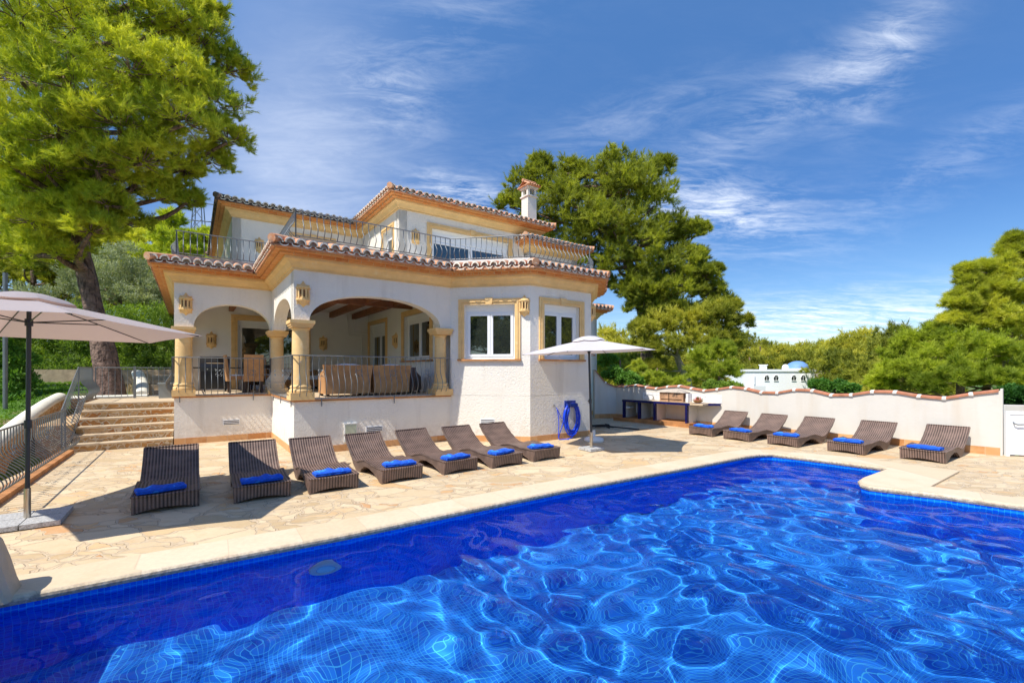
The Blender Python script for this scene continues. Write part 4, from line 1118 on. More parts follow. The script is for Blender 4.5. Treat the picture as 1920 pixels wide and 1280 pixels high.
# ------------------------------------------------------------ white boundary wall with a wavy tiled top
WS, WD = Vector((9.8, 9.1, 0)), Vector((-.64, .768, 0)).normalized()
WN = Vector((-WD.y, WD.x, 0)); WN = WN if WN.dot(Vector((-1, -1, 0))) > 0 else -WN    # towards the patio
heights = [(0, 1.30), (.91, 1.11), (1.84, 1.23), (2.74, 1.09), (3.5, 1.22), (4.32, 1.09), (5.24, 1.23), (6.15, 1.10), (7.05, 1.22), (7.95, 1.11), (8.6, 1.20), (9.25, 1.13), (9.45, 1.14)]
def wh(t_):
    for (a, za), (b, zb) in zip(heights[:-1], heights[1:]):
        if t_ <= b: f_ = (t_-a)/(b-a); return za+(zb-za)*(1-math.cos(PI*f_))/2
    return heights[-1][1]
bw = empty('boundary_wall', tuple(WS), math.atan2(WD.y, WD.x), 'long white garden wall with a wavy terracotta tiled top behind the loungers', 'wall')
# local frame: x along the wall (away), y: +y or -y side; patio side is given by sy
sy = 1 if WN.dot(Vector((-WD.y, WD.x, 0))) > 0 else -1
TL = 9.45; TH = .2; N_ = 90
def wallstrip(parent, L, hf, th, side, mname='garden_render'):
    mb = MB(); rows = []
    for i in range(N_+1):
        x = L*i/N_; z = hf(x)
        rows.append([(x, 0, -.8), (x, 0, z), (x, -side*th, z), (x, -side*th, -.8)])
    mb.grid(rows); mb.face(rows[0]); mb.face(rows[-1][::-1]); return mb.build('wall_body', mname, parent)
wallstrip(bw, TL, wh, TH, sy)
def caps(parent, L, hf, th, side, step=.40):
    mb = MB(); m2 = MB(); k = int(L/step)
    for i in range(k):
        x0, x1 = L*i/k+.02, L*(i+1)/k-.02; z0, z1 = hf(x0), hf(x1)
        rows = []
        for x, z, r in ((x0, z0, .125), (x1, z1, .118)):
            rows.append([(x, -side*(th/2)+(r+.008)*math.cos(PI*q/8), z+.0+r*.27*math.sin(PI*q/8)) for q in range(9)])
        mb.grid(rows)
        # underside lip at patio side so the tile has thickness
        for x_, z_ in ((x0, z0),):
            pass
        if i: 
            c = L*i/k; z = hf(c); rows = []
            for x, r in ((c-.04, .13), (c-.025, .145), (c+.025, .145), (c+.04, .13)):
                rows.append([(x, -side*(th/2)+r*math.cos(PI*q/8), z-.006+r*.30*math.sin(PI*q/8)) for q in range(9)])
            m2.grid(rows); m2.box(c-.035, c+.035, -side*th/2-.137, -side*th/2+.137, z-.035, z+.002)
    for i in range(k):
        x0, x1 = L*i/k+.02, L*(i+1)/k-.02
        for e_ in (-1, 1):
            y_ = -side*th/2+e_*.128
            mb.hexa([(x0, y_-.006, hf(x0)-.028), (x1, y_-.006, hf(x1)-.028), (x1, y_+.006, hf(x1)-.028), (x0, y_+.006, hf(x0)-.028), (x0, y_-.006, hf(x0)+.01), (x1, y_-.006, hf(x1)+.01), (x1, y_+.006, hf(x1)+.01), (x0, y_+.006, hf(x0)+.01)])
    mb.build('tile_cap', 'cap_tile', parent); m2.build('mortar_joint', 'white_joint', parent)
mat('cap_tile', (.46, .185, .10), .8, vary=(6, .3), noise2=(4, (.36, .28, .22), .58, .75), bump=(30, .3, .01))
mat('white_joint', (.78, .75, .70), .9, vary=(8, .1))
caps(bw, TL, wh, TH, sy)
def plinth_strip(parent, L, side, h=.155, off=.012):
    mb = MB(); 
    mb.face([(0, side*off, -.01), (L, side*off, -.01), (L, side*off, h), (0, side*off, h)], [(0, 0), (L, 0), (L, 1), (0, 1)])
    mb.face([(0, side*off, h), (L, side*off, h), (L, 0, h), (0, 0, h)], [(0, 0), (L, 0), (L, 1), (0, 1)])
    mb.face([(0, side*off, -.01), (0, side*off, h), (0, 0, h), (0, 0, -.01)], [(0, 0)]*4)
    mb.build('plinth', 'plinth', parent)
plinth_strip(bw, TL, sy)
mb = MB(); mb.box(-.035, -.001, -sy*TH-.01 if sy > 0 else -.01, .01 if sy > 0 else TH+.01, -.2, 1.34); mb.build('end_cap', 'steel_grey' if 'steel_grey' in MATS else 'garden_render', bw)
# return wall in the shade of the house, curling up
RWs = WS+WD*TL; RWe = Vector((2.96, 16.25, 0)); rd = (RWe-RWs); rl = rd.length; rd.normalize()
b2 = empty('boundary_wall', tuple(RWs), math.atan2(rd.y, rd.x), 'short shaded white wall whose tiled top sweeps up beside the villa', 'wall')
sy2 = 1 if Vector((-rd.y, rd.x, 0)).dot(Vector((0, -1, 0))) > 0 else -1
hf2 = lambda x: 1.13+.62*(x/rl)**2.0
wallstrip(b2, rl, hf2, .18, sy2); caps(b2, rl, hf2, .18, sy2, .3); plinth_strip(b2, rl, sy2)
# white metal gate beside the wall end
gd = Vector((10.4, 8.93, 0))-Vector((9.86, 9.08, 0)); gd.normalize()
ga = empty('metal_gate', (9.87, 9.07, 0), math.atan2(gd.y, gd.x), 'white sheet metal gate with a grey handle past the end of the wall', 'gate')
mb = MB(); mb.box(0, .06, -.02, .04, 0, .9); mb.box(.06, 1.2, -.02, .0, .83, .9); mb.box(1.14, 1.2, -.02, .04, 0, .83); mb.build('gate_frame', 'pvc', ga)
mb = MB(); mb.box(.062, 1.138, -.008, .02, .03, .828); mb.build('gate_leaf', 'pvc', ga)
mb = MB(); mb.tube([(.12, -.01, .68), (.12, -.05, .65), (.16, -.055, .635), (.26, -.055, .64)], .012, 8); mb.build('handle', 'iron', ga)
gp = empty('garden_wall', (10.0, 9.55, 0), math.atan2(gd.y, gd.x), 'plain white block wall behind the white metal gate', 'wall')
mb = MB(); mb.box(0, 2.4, 0, .25, 0, .98); mb.build('wall_body', 'garden_render', gp)

# ------------------------------------------------------------ outdoor kitchen against the wall
KS = Vector((3.76, 15.3, 0)); KE = Vector((5.26, 13.55, 0)); kd = (KE-KS); KL = kd.length; kd.normalize()
KIT = empty('outdoor_kitchen', tuple(KS), math.atan2(kd.y, kd.x), 'masonry outdoor kitchen edged in dark blue tiles against the white wall', 'kitchen')
kn = Vector((-kd.y, kd.x, 0))   # points towards the wall
D_ = .66
mb = MB(); mb.box(-.4, KL+.05, -.02, D_, 0, .125); mb.build('base_step', 'rust_plinth', KIT)
mb = MB(); mb.box(-.03, KL+.45, 0.012, D_+.02, .68, .729); mb.build('worktop', 'tread_stone', KIT)
mb = MB()
mb.box(-.045, KL+.02, -.012, .011, .665, .738)
mb.hexa([(KL+.02, -.012, .665), (KL+.72, .56, .665), (KL+.70, .585, .665), (KL+.02, .02, .665), (KL+.02, -.012, .737), (KL+.72, .56, .737), (KL+.70, .585, .737), (KL+.02, .02, .737)])
mb.build('tiled_edge', 'blue_tile', KIT)
mb = MB(); mb.prism([(KL+.02, .012), (KL+.70, .575), (KL+.70, D_), (KL+.02, D_)], .68, .728); mb.build('worktop_end', 'tread_stone', KIT)
for x in (0., .60, 1.17, KL-.06):
    mb = MB(); mb.box(x-.03, x+.03, -.008, .10, .126, .68); mb.build('tiled_post', 'blue_tile', KIT)
for x in (0.0, .60, 1.17, KL-.06):
    mb = MB(); mb.box(x-.028, x+.028, .101, D_, .126, .68); mb.build('partition', 'garden_render', KIT)
mb = MB(); mb.box(.04, .2, .1, .3, .45, .50); mb.box(.3, .33, .3, .34, .30, .6); mb.build('drain_pipe', 'pvc', KIT)
# brick firebox standing on the worktop, tiled splashbacks
mb = MB(); mb.box(1.18, 1.98, .30, .64, .731, 1.02); 
mb.build('firebox', 'fire_brick', KIT)
mb = MB(); mb.box(1.22, 1.94, .285, .299, .80, .812); mb.box(1.5, 1.515, .28, .299, .735, 1.0); mb.build('grate_rail', 'black', KIT)
mb = MB(); mb.hexa([(1.12, .26, 1.021), (2.04, .26, 1.021), (2.04, .66, 1.021), (1.12, .66, 1.021), (1.35, .35, 1.11), (1.8, .35, 1.11), (1.8, .6, 1.11), (1.35, .6, 1.11)]); mb.build('hood', 'parapet', KIT)
mb = MB(); mb.box(.35, 1.15, D_-.04, D_-.02, .731, .98); mb.build('splashback', 'wall_tile', KIT)
mb = MB(); mb.box(2.02, 2.10, .38, D_-.02, .731, 1.0); mb.box(2.11, KL+.72, D_-.04, D_-.021, .731, .98); mb.build('splashback', 'wall_tile', KIT)
mb = MB(); pts = [(.78, D_-.1, .73), (.78, D_-.1, .86), (.74, D_-.14, .90), (.62, D_-.2, .91), (.55, D_-.22, .89), (.53, D_-.22, .86)]; mb.tube(pts, .010, 8); mb.tube([(.78, D_-.1, .80), (.83, D_-.12, .83)], .012, 8); mb.build('tap', 'steel', KIT)
fb = empty('flower_bowl', tuple(KS+kd*2.42+kn*.38+Vector((0, 0, .73))), 0, 'brown bowl of small red flowers on the right end of the outdoor kitchen', 'flower bowl')
mb = MB(); mb.lathe([(.05, 0), (.10, .02), (.15, .07), (.16, .085), (.13, .085), (.1, .05), (.02, .04)], 18); mb.build('bowl', 'pot_brown', fb, smooth=True)
rnd = random.Random(3)
mb = MB(); m2 = MB()
for i in range(60):
    a, r = rnd.uniform(0, 2*PI), rnd.uniform(0, .13); z = .09+rnd.uniform(0, .10)*(1-r/.16); c = Vector((r*math.cos(a), r*math.sin(a), z))
    for k in range(5):
        d = Vector((rnd.uniform(-1, 1), rnd.uniform(-1, 1), rnd.uniform(-.2, 1))).normalized(); e_ = d.cross(Vector((0, 0, 1))).normalized()*.014
        (mb if i % 3 else m2).face([c, c+d*.02+e_, c+d*.035, c+d*.02-e_])
mb.build('blossom', 'flower_red', fb)['kind'] = 'stuff'; m2.build('leaf', 'broad_leaf', fb)['kind'] = 'stuff'

# ------------------------------------------------------------ loungers and towels
LW, LL = .66, 1.85
def interp(pts, x):
    for (a, za), (b, zb) in zip(pts[:-1], pts[1:]):
        if x <= b: f_ = (x-a)/(b-a); f_ = f_*f_*(3-2*f_)*.5+f_*.5; return za+(zb-za)*f_
    return pts[-1][1]
TOPZ = [(0, .212), (.12, .216), (.38, .212), (.62, .232), (.80, .238), (.98, .205), (1.15, .160), (1.28, .168), (1.40, .215), (1.55, .30), (1.70, .405), (1.85, .54)]
BOTZ = [(0, 0), (.10, .0), (.22, .05), (.42, .115), (.62, .145), (.80, .135), (.95, .07), (1.05, .0), (1.20, .0), (1.32, .06), (1.50, .20), (1.70, .345), (1.85, .485)]
def make_lounger():
    e = empty('sun_lounger', (0, 0, 0))
    mb = MB(); xs_ = [LL*i/54 for i in range(55)]; ny = 10
    rt, rb = [], []
    for x in xs_:
        fl = .0; zt = interp(TOPZ, x); zb = interp(BOTZ, x)
        rowt, rowb = [], []
        for k in range(ny+1):
            y = -LW/2+LW*k/ny; w = 2*y/LW
            arch = .05*(1-w*w)**1.0 if x < .12 else 0.
            xx = x-.02*(1-zt/.22) if x < .01 else x
            dish = -.010*(1-w**4)
            rowt.append((x, y, zt+dish)); rowb.append((x+(.02 if x < .001 else 0), y, min(zt-.03, zb+arch)))
        rt.append(rowt); rb.append(rowb)
    mb.grid(rt, flip=True); mb.grid(rb)
    # sides and ends
    for k, fl in ((0, False), (ny, True)):
        rows = [[rt[i][k], rb[i][k]] for i in range(len(xs_))]; mb.grid(rows, flip=not fl)
    mb.grid([rt[0], rb[0]], flip=True); mb.grid([rt[-1], rb[-1]])
    mb.build('woven_body', 'wicker_brown', e)
    # rolled edge round the rim
    mb = MB()
    for y in (-LW/2, LW/2):
        mb.tube([(x, y, interp(TOPZ, x)-.002) for x in xs_], .013, 6)
    mb.tube([(0, -LW/2, .210), (0, 0, .203), (0, LW/2, .210)], .013, 6); mb.tube([(LL, -LW/2, .538), (LL, LW/2, .538)], .014, 6)
    mb.build('rim', 'wicker_brown', e, smooth=True)
    mb = MB()
    for y in (-.27, .27):
        mb.box(.03, .07, y-.02, y+.02, 0, .06); mb.box(1.08, 1.14, y-.02, y+.02, -.0, .05)
    mb.build('foot_frame', 'black', e)
    return e
def make_towel(seed, rolled=.5):
    rnd = random.Random(seed); mb = MB(); W_, D__, H_ = .245, .105, .036
    rows = []
    nu, nv = 22, 20
    ph = [rnd.uniform(0, 6) for _ in range(6)]
    for i in range(nu+1):
        u = -1+2*i/nu; row = []
        sx = (1-abs(u)**6)**.3 if abs(u) < 1 else .0
        sx = max(.55, sx)
        for k in range(nv):
            a = 2*PI*k/nv; ca, sa = math.cos(a), math.sin(a)
            y = D__*math.copysign(abs(ca)**.55, ca)*(.8+.2*sx); z = H_*math.copysign(abs(sa)**.6, sa)*sx
            wob = .012*math.sin(5*u+ph[0]+2*y/.1)+.007*math.sin(11*u+ph[1])
            row.append((y+wob*.6+.015*math.sin(2.2*u+ph[2]), u*W_, H_+z+(wob*.55 if sa > 0 else 0)+.006*math.sin(9*u+ph[3]+8*y)*(sa > 0)))
        rows.append(row)
    mb.grid(rows, closed=True); mb.face(rows[0]); mb.face(rows[-1][::-1])
    # folded layer edges
    for q in (.35, 1.05):
        mb.tube([(-D__*1.0+.005*math.sin(7*u_/10+q), -W_+2*W_*u_/20, H_*q*.9+.012) for u_ in range(21)], .014, 6)
    o = mb.build('towel', 'towel', smooth=True); return o
lou = [(-4.194, 5.503, 125.2, 'dark brown wicker lounger in the parasol shade, farthest from the villa corner'),
       (-3.269, 5.959, 123.6, 'wicker lounger half crossed by the parasol shadow on its backrest'),
       (-2.497, 6.391, 124.0, 'wicker lounger just outside the parasol shade in front of the terrace corner'),
       (-1.673, 6.97, 126.8, 'wicker lounger in front of the pale meter box on the villa wall'),
       (-.839, 7.582, 129.5, 'wicker lounger in front of the wall vent below the large arch'),
       (-.066, 8.06, 127.3, 'wicker lounger at the left end of the bay window wall'),
       (.677, 8.626, 127.5, 'wicker lounger nearest the bay corner and the small parasol'),
       (4.934, 11.888, 36.4, 'wicker lounger nearest the outdoor kitchen'),
       (5.464, 11.072, 33.6, 'wicker lounger second from the outdoor kitchen along the white wall'),
       (6.11, 10.268, 33.2, 'wicker lounger in the middle of the row along the white wall'),
       (6.872, 9.356, 33.8, 'wicker lounger second from the white gate along the wall'),
       (7.709, 8.529, 35., 'wicker lounger nearest the white gate and the notch of the pool')]
twl = ['blue towel on the fully shaded lounger', 'blue towel on the lounger half in parasol shade', 'blue towel on the lounger before the terrace corner', 'blue towel on the lounger before the meter box',
       'blue towel on the lounger before the wall vent', 'blue towel on the lounger at the left end of the bay wall', 'blue towel on the lounger nearest the small parasol',
       'blue towel on the lounger nearest the outdoor kitchen', 'blue towel on the second lounger from the outdoor kitchen', 'blue towel on the middle lounger along the white wall',
       'blue towel on the second lounger from the white gate', 'blue towel on the lounger nearest the white gate']
proto = make_lounger(); rnd = random.Random(11)
for i, (x, y, a, lab) in enumerate(lou):
    o = proto if i == 0 else copy_tree(proto)
    # nearer the camera than the fit by nothing: the fitted point is the middle of the foot end
    o.location = (x, y, .001); o.rotation_euler = (0, 0, R(a))
    tag(o, lab, 'sun lounger', 'wicker loungers round the pool')
    tw = make_towel(20+i); off = .20+rnd.uniform(-.02, .03); sh = rnd.uniform(-.03, .03)
    sh += .06 if i < 1 else 0
    d = Vector((math.cos(R(a)), math.sin(R(a)), 0)); n_ = Vector((-d.y, d.x, 0))
    p = Vector((x, y, 0))+d*off+n_*sh
    tw.location = (p.x, p.y, .207); tw.rotation_euler = (0, 0, R(a+rnd.uniform(-13, 13)))
    tag(tw, twl[i], 'towel', 'blue towels folded on the loungers')

# ------------------------------------------------------------ parasols
def parasol(loc, Rr, zr, za, ang0, cl, label, tilt, lean=(0, 0), slab=(.42, .42), slab_rz=0., slab_mat='granite', pole_r=.021, zhub=.26, rim_sag=.09):
    e = empty('parasol', loc, 0, label, 'parasol')
    top = Vector((lean[0], lean[1], za)); A0 = Vector((0, 0, .05))
    rot = Matrix.Rotation(R(tilt[0]), 3, Vector((math.cos(R(tilt[1])), math.sin(R(tilt[1])), 0)))
    def C_(r, a, z): v = rot @ Vector((r*math.cos(a), r*math.sin(a), z-za)); return v+top
    mb = MB(); nr_, na = 8, 6
    for k in range(6):
        a0, a1 = R(ang0+60*k), R(ang0+60*(k+1))
        rows = []
        for i in range(nr_+1):
            t_ = .05+.95*i/nr_; row = []
            for j in range(na+1):
                f_ = j/na; p0 = (t_*Rr*math.cos(a0), t_*Rr*math.sin(a0)); p1 = (t_*Rr*math.cos(a1), t_*Rr*math.sin(a1))
                x, y = p0[0]+(p1[0]-p0[0])*f_, p0[1]+(p1[1]-p0[1])*f_
                pinch = 1-.05*math.sin(PI*f_)*t_
                z = za+(zr-za)*(t_**1.12)-rim_sag*.35*math.sin(PI*f_)*math.sin(PI*min(1, t_*.9))*t_
                row.append(C_(math.hypot(x, y)*pinch, math.atan2(y, x), z))
            rows.append(row)
        mb.grid(rows)
    mb.build('canopy', cl, e, smooth=True)
    mb = MB()
    for k in range(6):      # vent cap
        a0, a1 = R(ang0+60*k), R(ang0+60*(k+1)); rows = []
        for t_, dz_ in ((.0, .10), (.10, .085), (.2, .035), (.24, .0)):
            rows.append([C_(t_*Rr, a0+(a1-a0)*j/4, za+dz_-.03-.02*math.sin(PI*j/4)*(t_ > .2)) for j in range(5)])
        mb.grid(rows)
    mb.build('vent_cap', cl, e, smooth=True)
    mb = MB(); hub = A0+(top-A0)*((za-zhub-.05)/(za-.05))
    mb.tube([A0+Vector((0, 0, .22)), hub+(top-hub)*.9], pole_r, 10); pole = mb.build('pole', 'dark_metal', e, smooth=True)
    mid = A0+(top-A0)*.43
    mb = MB(); mb.tube([mid-Vector((0, 0, .05)), mid-Vector((0, 0, .045)), mid+Vector((0, 0, .045)), mid+Vector((0, 0, .05))], [.02, .034, .034, .02], 10); mb.tube([mid, mid+Vector((-.05, -.02, 0))], .012, 6); mb.build('crank', 'dark_metal', pole)
    mb = MB(); mb.tube([A0-Vector((0, 0, .02)), A0+Vector((0, 0, .34))], pole_r+.009, 10)
    for zq in (.10, .28): mb.tube([A0+Vector((0, 0, zq)), A0+Vector((-.065, -.03, zq))], .011, 6)
    mb.build('sleeve', 'steel', e, smooth=True)
    for k in range(6):
        a = R(ang0+60*k); pts = []
        for i in range(6):
            t_ = .04+.94*i/5; pts.append(C_(t_*Rr, a, za+(zr-za)*(t_**1.12)-.016))
        mb = MB(); mb.tube(pts, .007, 5)
        m_ = C_(.5*Rr, a, za+(zr-za)*(.5**1.12)-.02); mb.tube([hub, m_], .007, 5); mb.build('rib', 'dark_metal', e)
    mb = MB(); mb.tube([hub-Vector((0, 0, .04)), hub+Vector((0, 0, .04))], .035, 10); mb.build('hub', 'dark_metal', e)
    mb = MB(); sx_, sy_ = slab
    for (x0, y0) in ((-1, -1), (0, -1), (-1, 0), (0, 0)):
        g = .006; mb.box(x0*sx_+g, (x0+1)*sx_-g, y0*sy_+g, (y0+1)*sy_-g, .012, .062)
    o = mb.build('base_slab', slab_mat, e, rz=slab_rz)
    return e
parasol((-5.42, 5.07, 0), 1.62, 2.19, 2.50, 27, 'canopy_taupe', 'taupe parasol with a dark pole standing beside the metal fence', (3.0, 176), (0.02, 0), (.33, .33), R(35))
parasol((1.70, 9.72, 0), 1.47, 2.10, 2.38, 4, 'canopy_grey', 'pale grey parasol in front of the bay beside the blue hose', (2.2, -80), (-.055, .0), (.20, .20), R(33), pole_r=.024)
# spare round base and the folded black frame on the ground behind
g1 = Vector(G(1114, 829)); e = empty('umbrella_stand', (1.98, 10.95, 0), 0, 'empty round white parasol base on the patio behind the small parasol', 'parasol base')
mb = MB(); mb.lathe([(.22, 0), (.235, .03), (.225, .07), (.17, .10), (.05, .115), (.045, .115)], 28); mb.build('weight', 'white_plastic', e, smooth=True)
mb = MB(); mb.tube([(0, 0, .10), (0, 0, .27)], .035, 12); mb.build('tube', 'white_plastic', e, smooth=True)
e = empty('folded_frame', G(1150, 804), R(-24), 'folded black metal frame lying on the patio in the shade of the villa', 'folded frame')
mb = MB()
mb.tube([(-.55, .02, .04), (-.1, 0, .07), (.75, -.02, .03)], .022, 8); mb.tube([(-.7, .06, .05), (-.3, .02, .10), (0, .05, .05)], .03, 6); mb.tube([(-.7, -.05, .03), (-.35, .10, .08), (-.1, -.04, .03)], .018, 6)
mb.tube([(-.28, 0, .04), (-.24, .02, .13), (-.14, -.0, .12), (-.06, .0, .04)], .02, 6); mb.build('frame_tubes', 'black', e)

# ------------------------------------------------------------ hose on its reel at the bay wall
a_, d, nr, L = edge(C[4], C[5]); c = a_+d*1.24
hr = empty('hose_reel', H(c.x, c.y, 0), HA, 'bright blue garden hose hanging in loops from a blue wall reel', 'hose reel')
mb = MB()
mb.box(-.16, .20, -.03, -.002, .78, .95); mb.box(-.13, -.09, -.17, -.03, .80, .88); mb.box(.10, .14, -.17, -.03, .80, .88); mb.tube([(-.15, -.11, .84), (.16, -.11, .84)], .05, 10)
mb.build('bracket', 'hose_dark', hr)
mb = MB(); rnd = random.Random(9)
pts = []; turns = 13
for t_ in range(turns*26):
    a = 2*PI*t_/26; k = t_/26
    w_ = .215+.055*math.sin(k*1.7)+.02*math.sin(k*4.1); h_ = .375+.035*math.sin(k*2.3)
    top_ = .885
    x = w_*math.sin(a)+.01*math.sin(3*a+k)+.012; z = top_-h_+h_*math.cos(a)*(1. if math.cos(a) > 0 else 1.0)
    y = -.075-.045*((k*7) % 5)/5-.02*math.sin(a*2+k)
    pts.append((x, y, z))
mb.tube(pts, .014, 6); mb.build('hose', 'hose', hr, smooth=True)
mb = MB(); pts = [(-.50, -.06, .80), (-.47, -.09, .74), (-.43, -.10, .45), (-.44, -.10, .12), (-.42, -.11, .02), (-.28, -.13, .012), (-.18, -.2, .012)]
def smoothpts(p, k=6):
    out = []; n_ = len(p)
    for i in range(n_-1):
        p0, p1, p2, p3 = (Vector(p[max(0, i-1)]), Vector(p[i]), Vector(p[i+1]), Vector(p[min(n_-1, i+2)]))
        for j in range(k):
            t_ = j/k; out.append(.5*((2*p1)+(p2-p0)*t_+(2*p0-5*p1+4*p2-p3)*t_*t_+(3*p1-p0-3*p2+p3)*t_**3))
    out.append(Vector(p[-1])); return out
mb.tube(smoothpts(pts), .011, 6)
mb.tube(smoothpts([(-.46, -.09, .75), (-.36, -.10, .55), (-.28, -.11, .48), (-.42, -.10, .10), (-.40, -.12, .015), (-.1, -.14, .02), (.1, -.12, .10)]), .010, 6)
mb.build('supply_hose', 'hose', hr, smooth=True)
mb = MB(); mb.tube([(-.53, 0, .84), (-.53, -.06, .84), (-.51, -.075, .79)], .012, 8); mb.tube([(-.56, -.045, .865), (-.50, -.045, .865)], .009, 6); mb.build('tap', 'steel', hr)

# ------------------------------------------------------------ terrace furniture
g = empty('gas_grill', H(.86, 2.05, FL+.02), HA, 'black gas grill with closed hood on the shaded terrace', 'grill')
mb = MB(); mb.box(-.34, .34, -.24, .24, .08, .66); mb.box(-.50, -.35, -.2, .2, .64, .67); mb.box(.35, .60, -.2, .2, .64, .67); mb.build('cabinet', 'black', g)
mb = MB(); rows = [[(x, .24*math.cos(a)*1.0, .67+.30*math.sin(a)) for a in [PI*q/10 for q in range(11)]] for x in (-.35, .35)]; mb.grid(rows); mb.face(rows[0][::-1]); mb.face(rows[1]); mb.box(-.35, .35, -.265, -.24, .56, .67); mb.build('hood', 'grill_steel', g)
mb = MB(); mb.tube([(-.2, -.24, .78), (-.2, -.28, .78), (.2, -.28, .78), (.2, -.24, .78)], .011, 6); mb.build('handle', 'steel', g)
for x in (-.18, 0, .18):
    mb = MB(); mb.tube([(x, -.265, .615), (x, -.29, .615)], .018, 8); mb.build('knob', 'steel', g)
for x in (-.24, .24):
    mb = MB(); mb.tube([(x-.02, -.18, .04), (x+.02, -.18, .04)], .04, 12); mb.build('wheel', 'black', g)
def hi_chair(label, u, v, rz):
    e = empty('dining_chair', H(u, v, FL+.02), HA+rz, label, 'chair', 'tan woven dining chairs on the terrace')
    mb = MB(); mb.box(-.22, .22, -.22, .20, .34, .44); mb.build('seat', 'wicker_tan', e)
    mb = MB(); mb.hexa([(-.22, .20, .30), (.22, .20, .30), (.22, .265, .30), (-.22, .265, .30), (-.215, .27, .98), (.215, .27, .98), (.215, .32, .98), (-.215, .32, .98)]); mb.build('backrest', 'wicker_tan', e)
    mb = MB(); mb.box(-.20, .20, -.21, .18, .441, .475); mb.build('cushion', 'cushion_white', e)
    for x in (-.19, .19):
        for y in (-.19, .2):
            mb = MB(); mb.box(x-.022, x+.022, y-.022, y+.022, 0, .335 if y < 0 else .298); mb.build('leg', 'dark_wood', e)
hi_chair('tan woven high-back chair seen from the side next to the grill', .98+.35, .92, R(92))
hi_chair('tan woven high-back chair seen from behind at the right of the table', 1.62, .50, R(180))
hi_chair('tan woven chair mostly hidden behind the dark dining table', 2.0, 2.35, R(5))
tb = empty('dining_table', H(1.95, 1.45, FL+.02), HA, 'dark dining table between the tan chairs on the terrace', 'table')
mb = MB(); mb.box(-.42, .42, -.40, .40, .70, .735); mb.box(-.36, .36, -.34, .34, .64, .70); mb.build('tabletop', 'dark_wood', tb)
for x in (-.36, .36):
    for y in (-.34, .34):
        mb = MB(); mb.box(x-.03, x+.03, y-.03, y+.03, 0, .639); mb.build('leg', 'dark_wood', tb)
def sofa(label, u, v, w, m_='wicker_tan', rz=0., h=.70):
    e = empty('wicker_sofa', H(u, v, FL+.02), HA+rz, label, 'sofa', 'woven sofas behind the terrace railing')
    # back is on the -y side, facing away from the railing
    mb = MB(); k = 14; rows = []
    for i in range(k+1):
        z = .06+(h-.06)*i/k; fl = .05*((z/h)**2.5)
        rows.append([(-w/2-fl, -.33-fl, z), (w/2+fl, -.33-fl, z), (w/2+fl, -.25, z), (-w/2-fl, -.25, z)])
    mb.grid(rows, closed=True); mb.face(rows[0][::-1]); mb.face(rows[-1]); mb.build('backrest', m_, e)
    for s_ in (-1, 1):
        mb = MB(); x0 = s_*(w/2-.045); rows = []
        for i in range(9):
            y = -.249+.60*i/8; zt = h-.02-.22*(i/8)**.8
            rows.append([(x0-.045, y, .06), (x0-.045, y, zt), (x0+.045, y, zt), (x0+.045, y, .06)])
        mb.grid(rows); mb.face(rows[0][::-1]); mb.face(rows[-1]); mb.build('armrest', m_, e)
    mb = MB(); mb.box(-w/2+.092, w/2-.092, -.249, .34, .08, .30); mb.build('seat', m_, e)
    mb = MB(); mb.box(-w/2+.10, w/2-.10, -.24, .35, .301, .42); mb.build('cushion', 'cushion_white', e)
    mb = MB(); rows = []
    for i in range(11):
        x = -w/2+.16+(w-.32)*i/10; b_ = math.sin(PI*i/10)**.5*.05
        rows.append([(x, -.235+.07*math.cos(a), h-.02+b_*1.0*math.sin(a)*1.0) for a in [2*PI*q/8 for q in range(8)]])
    mb.grid(rows, closed=True); mb.build('back_cushion', 'cushion_white', e, smooth=True)
    for x in (-w/2+.06, w/2-.06):
        for y in (-.28, .3):
            mb = MB(); mb.box(x-.03, x+.03, y-.03, y+.03, 0, .059); mb.build('foot', 'dark_wood', e)
sofa('orange-tan woven sofa behind the left half of the big arch railing', 3.20, -2.25, .98)
sofa('orange-tan woven sofa behind the middle of the big arch railing', 4.22, -2.2, .86)
sofa('grey-brown woven armchair behind the right end of the big arch railing', 4.96, -1.7, .5, 'wicker_brown', R(-40), .66)
sofa('woven sofa against the dark inner terrace wall', 3.1, 2.5, 1.2, 'wicker_tan', R(180), .6)
# surface duct on the back terrace wall
mb = MB()
for pts in ([(5.0, 3.18, 3.6), (5.0, 3.18, 3.05), (5.45, 3.18, 3.0)], [(5.25, 3.17, 2.9), (5.25, 3.17, FL+.1)], [(4.75, 3.18, 3.6), (4.75, 3.18, 3.3), (4.8, 3.18, 2.95), (5.25, 3.18, 2.9)]): mb.tube(pts, .018, 6)
mb.box(5.18, 5.32, 3.13, 3.19, 2.86, 2.95); mb.build('cable_duct', 'smooth_render', villa)
# side door, grey, and the little tiled canopy on the rear wing
a_, d, nr, L = edge(C[6], C[7])
mb = MB(); mb.box(10.7, 11.15, -.36, -.31, .05, 2.1); mb.build('side_door', 'dark_metal', villa)
mb = MB(); tiles([(10.9, -.31), (13.0, -.31)], False, 2.35, .3, 0., 'door_canopy', ['roof_tile', 'tile_end', 'mortar'], p_out=.35, hips=False)

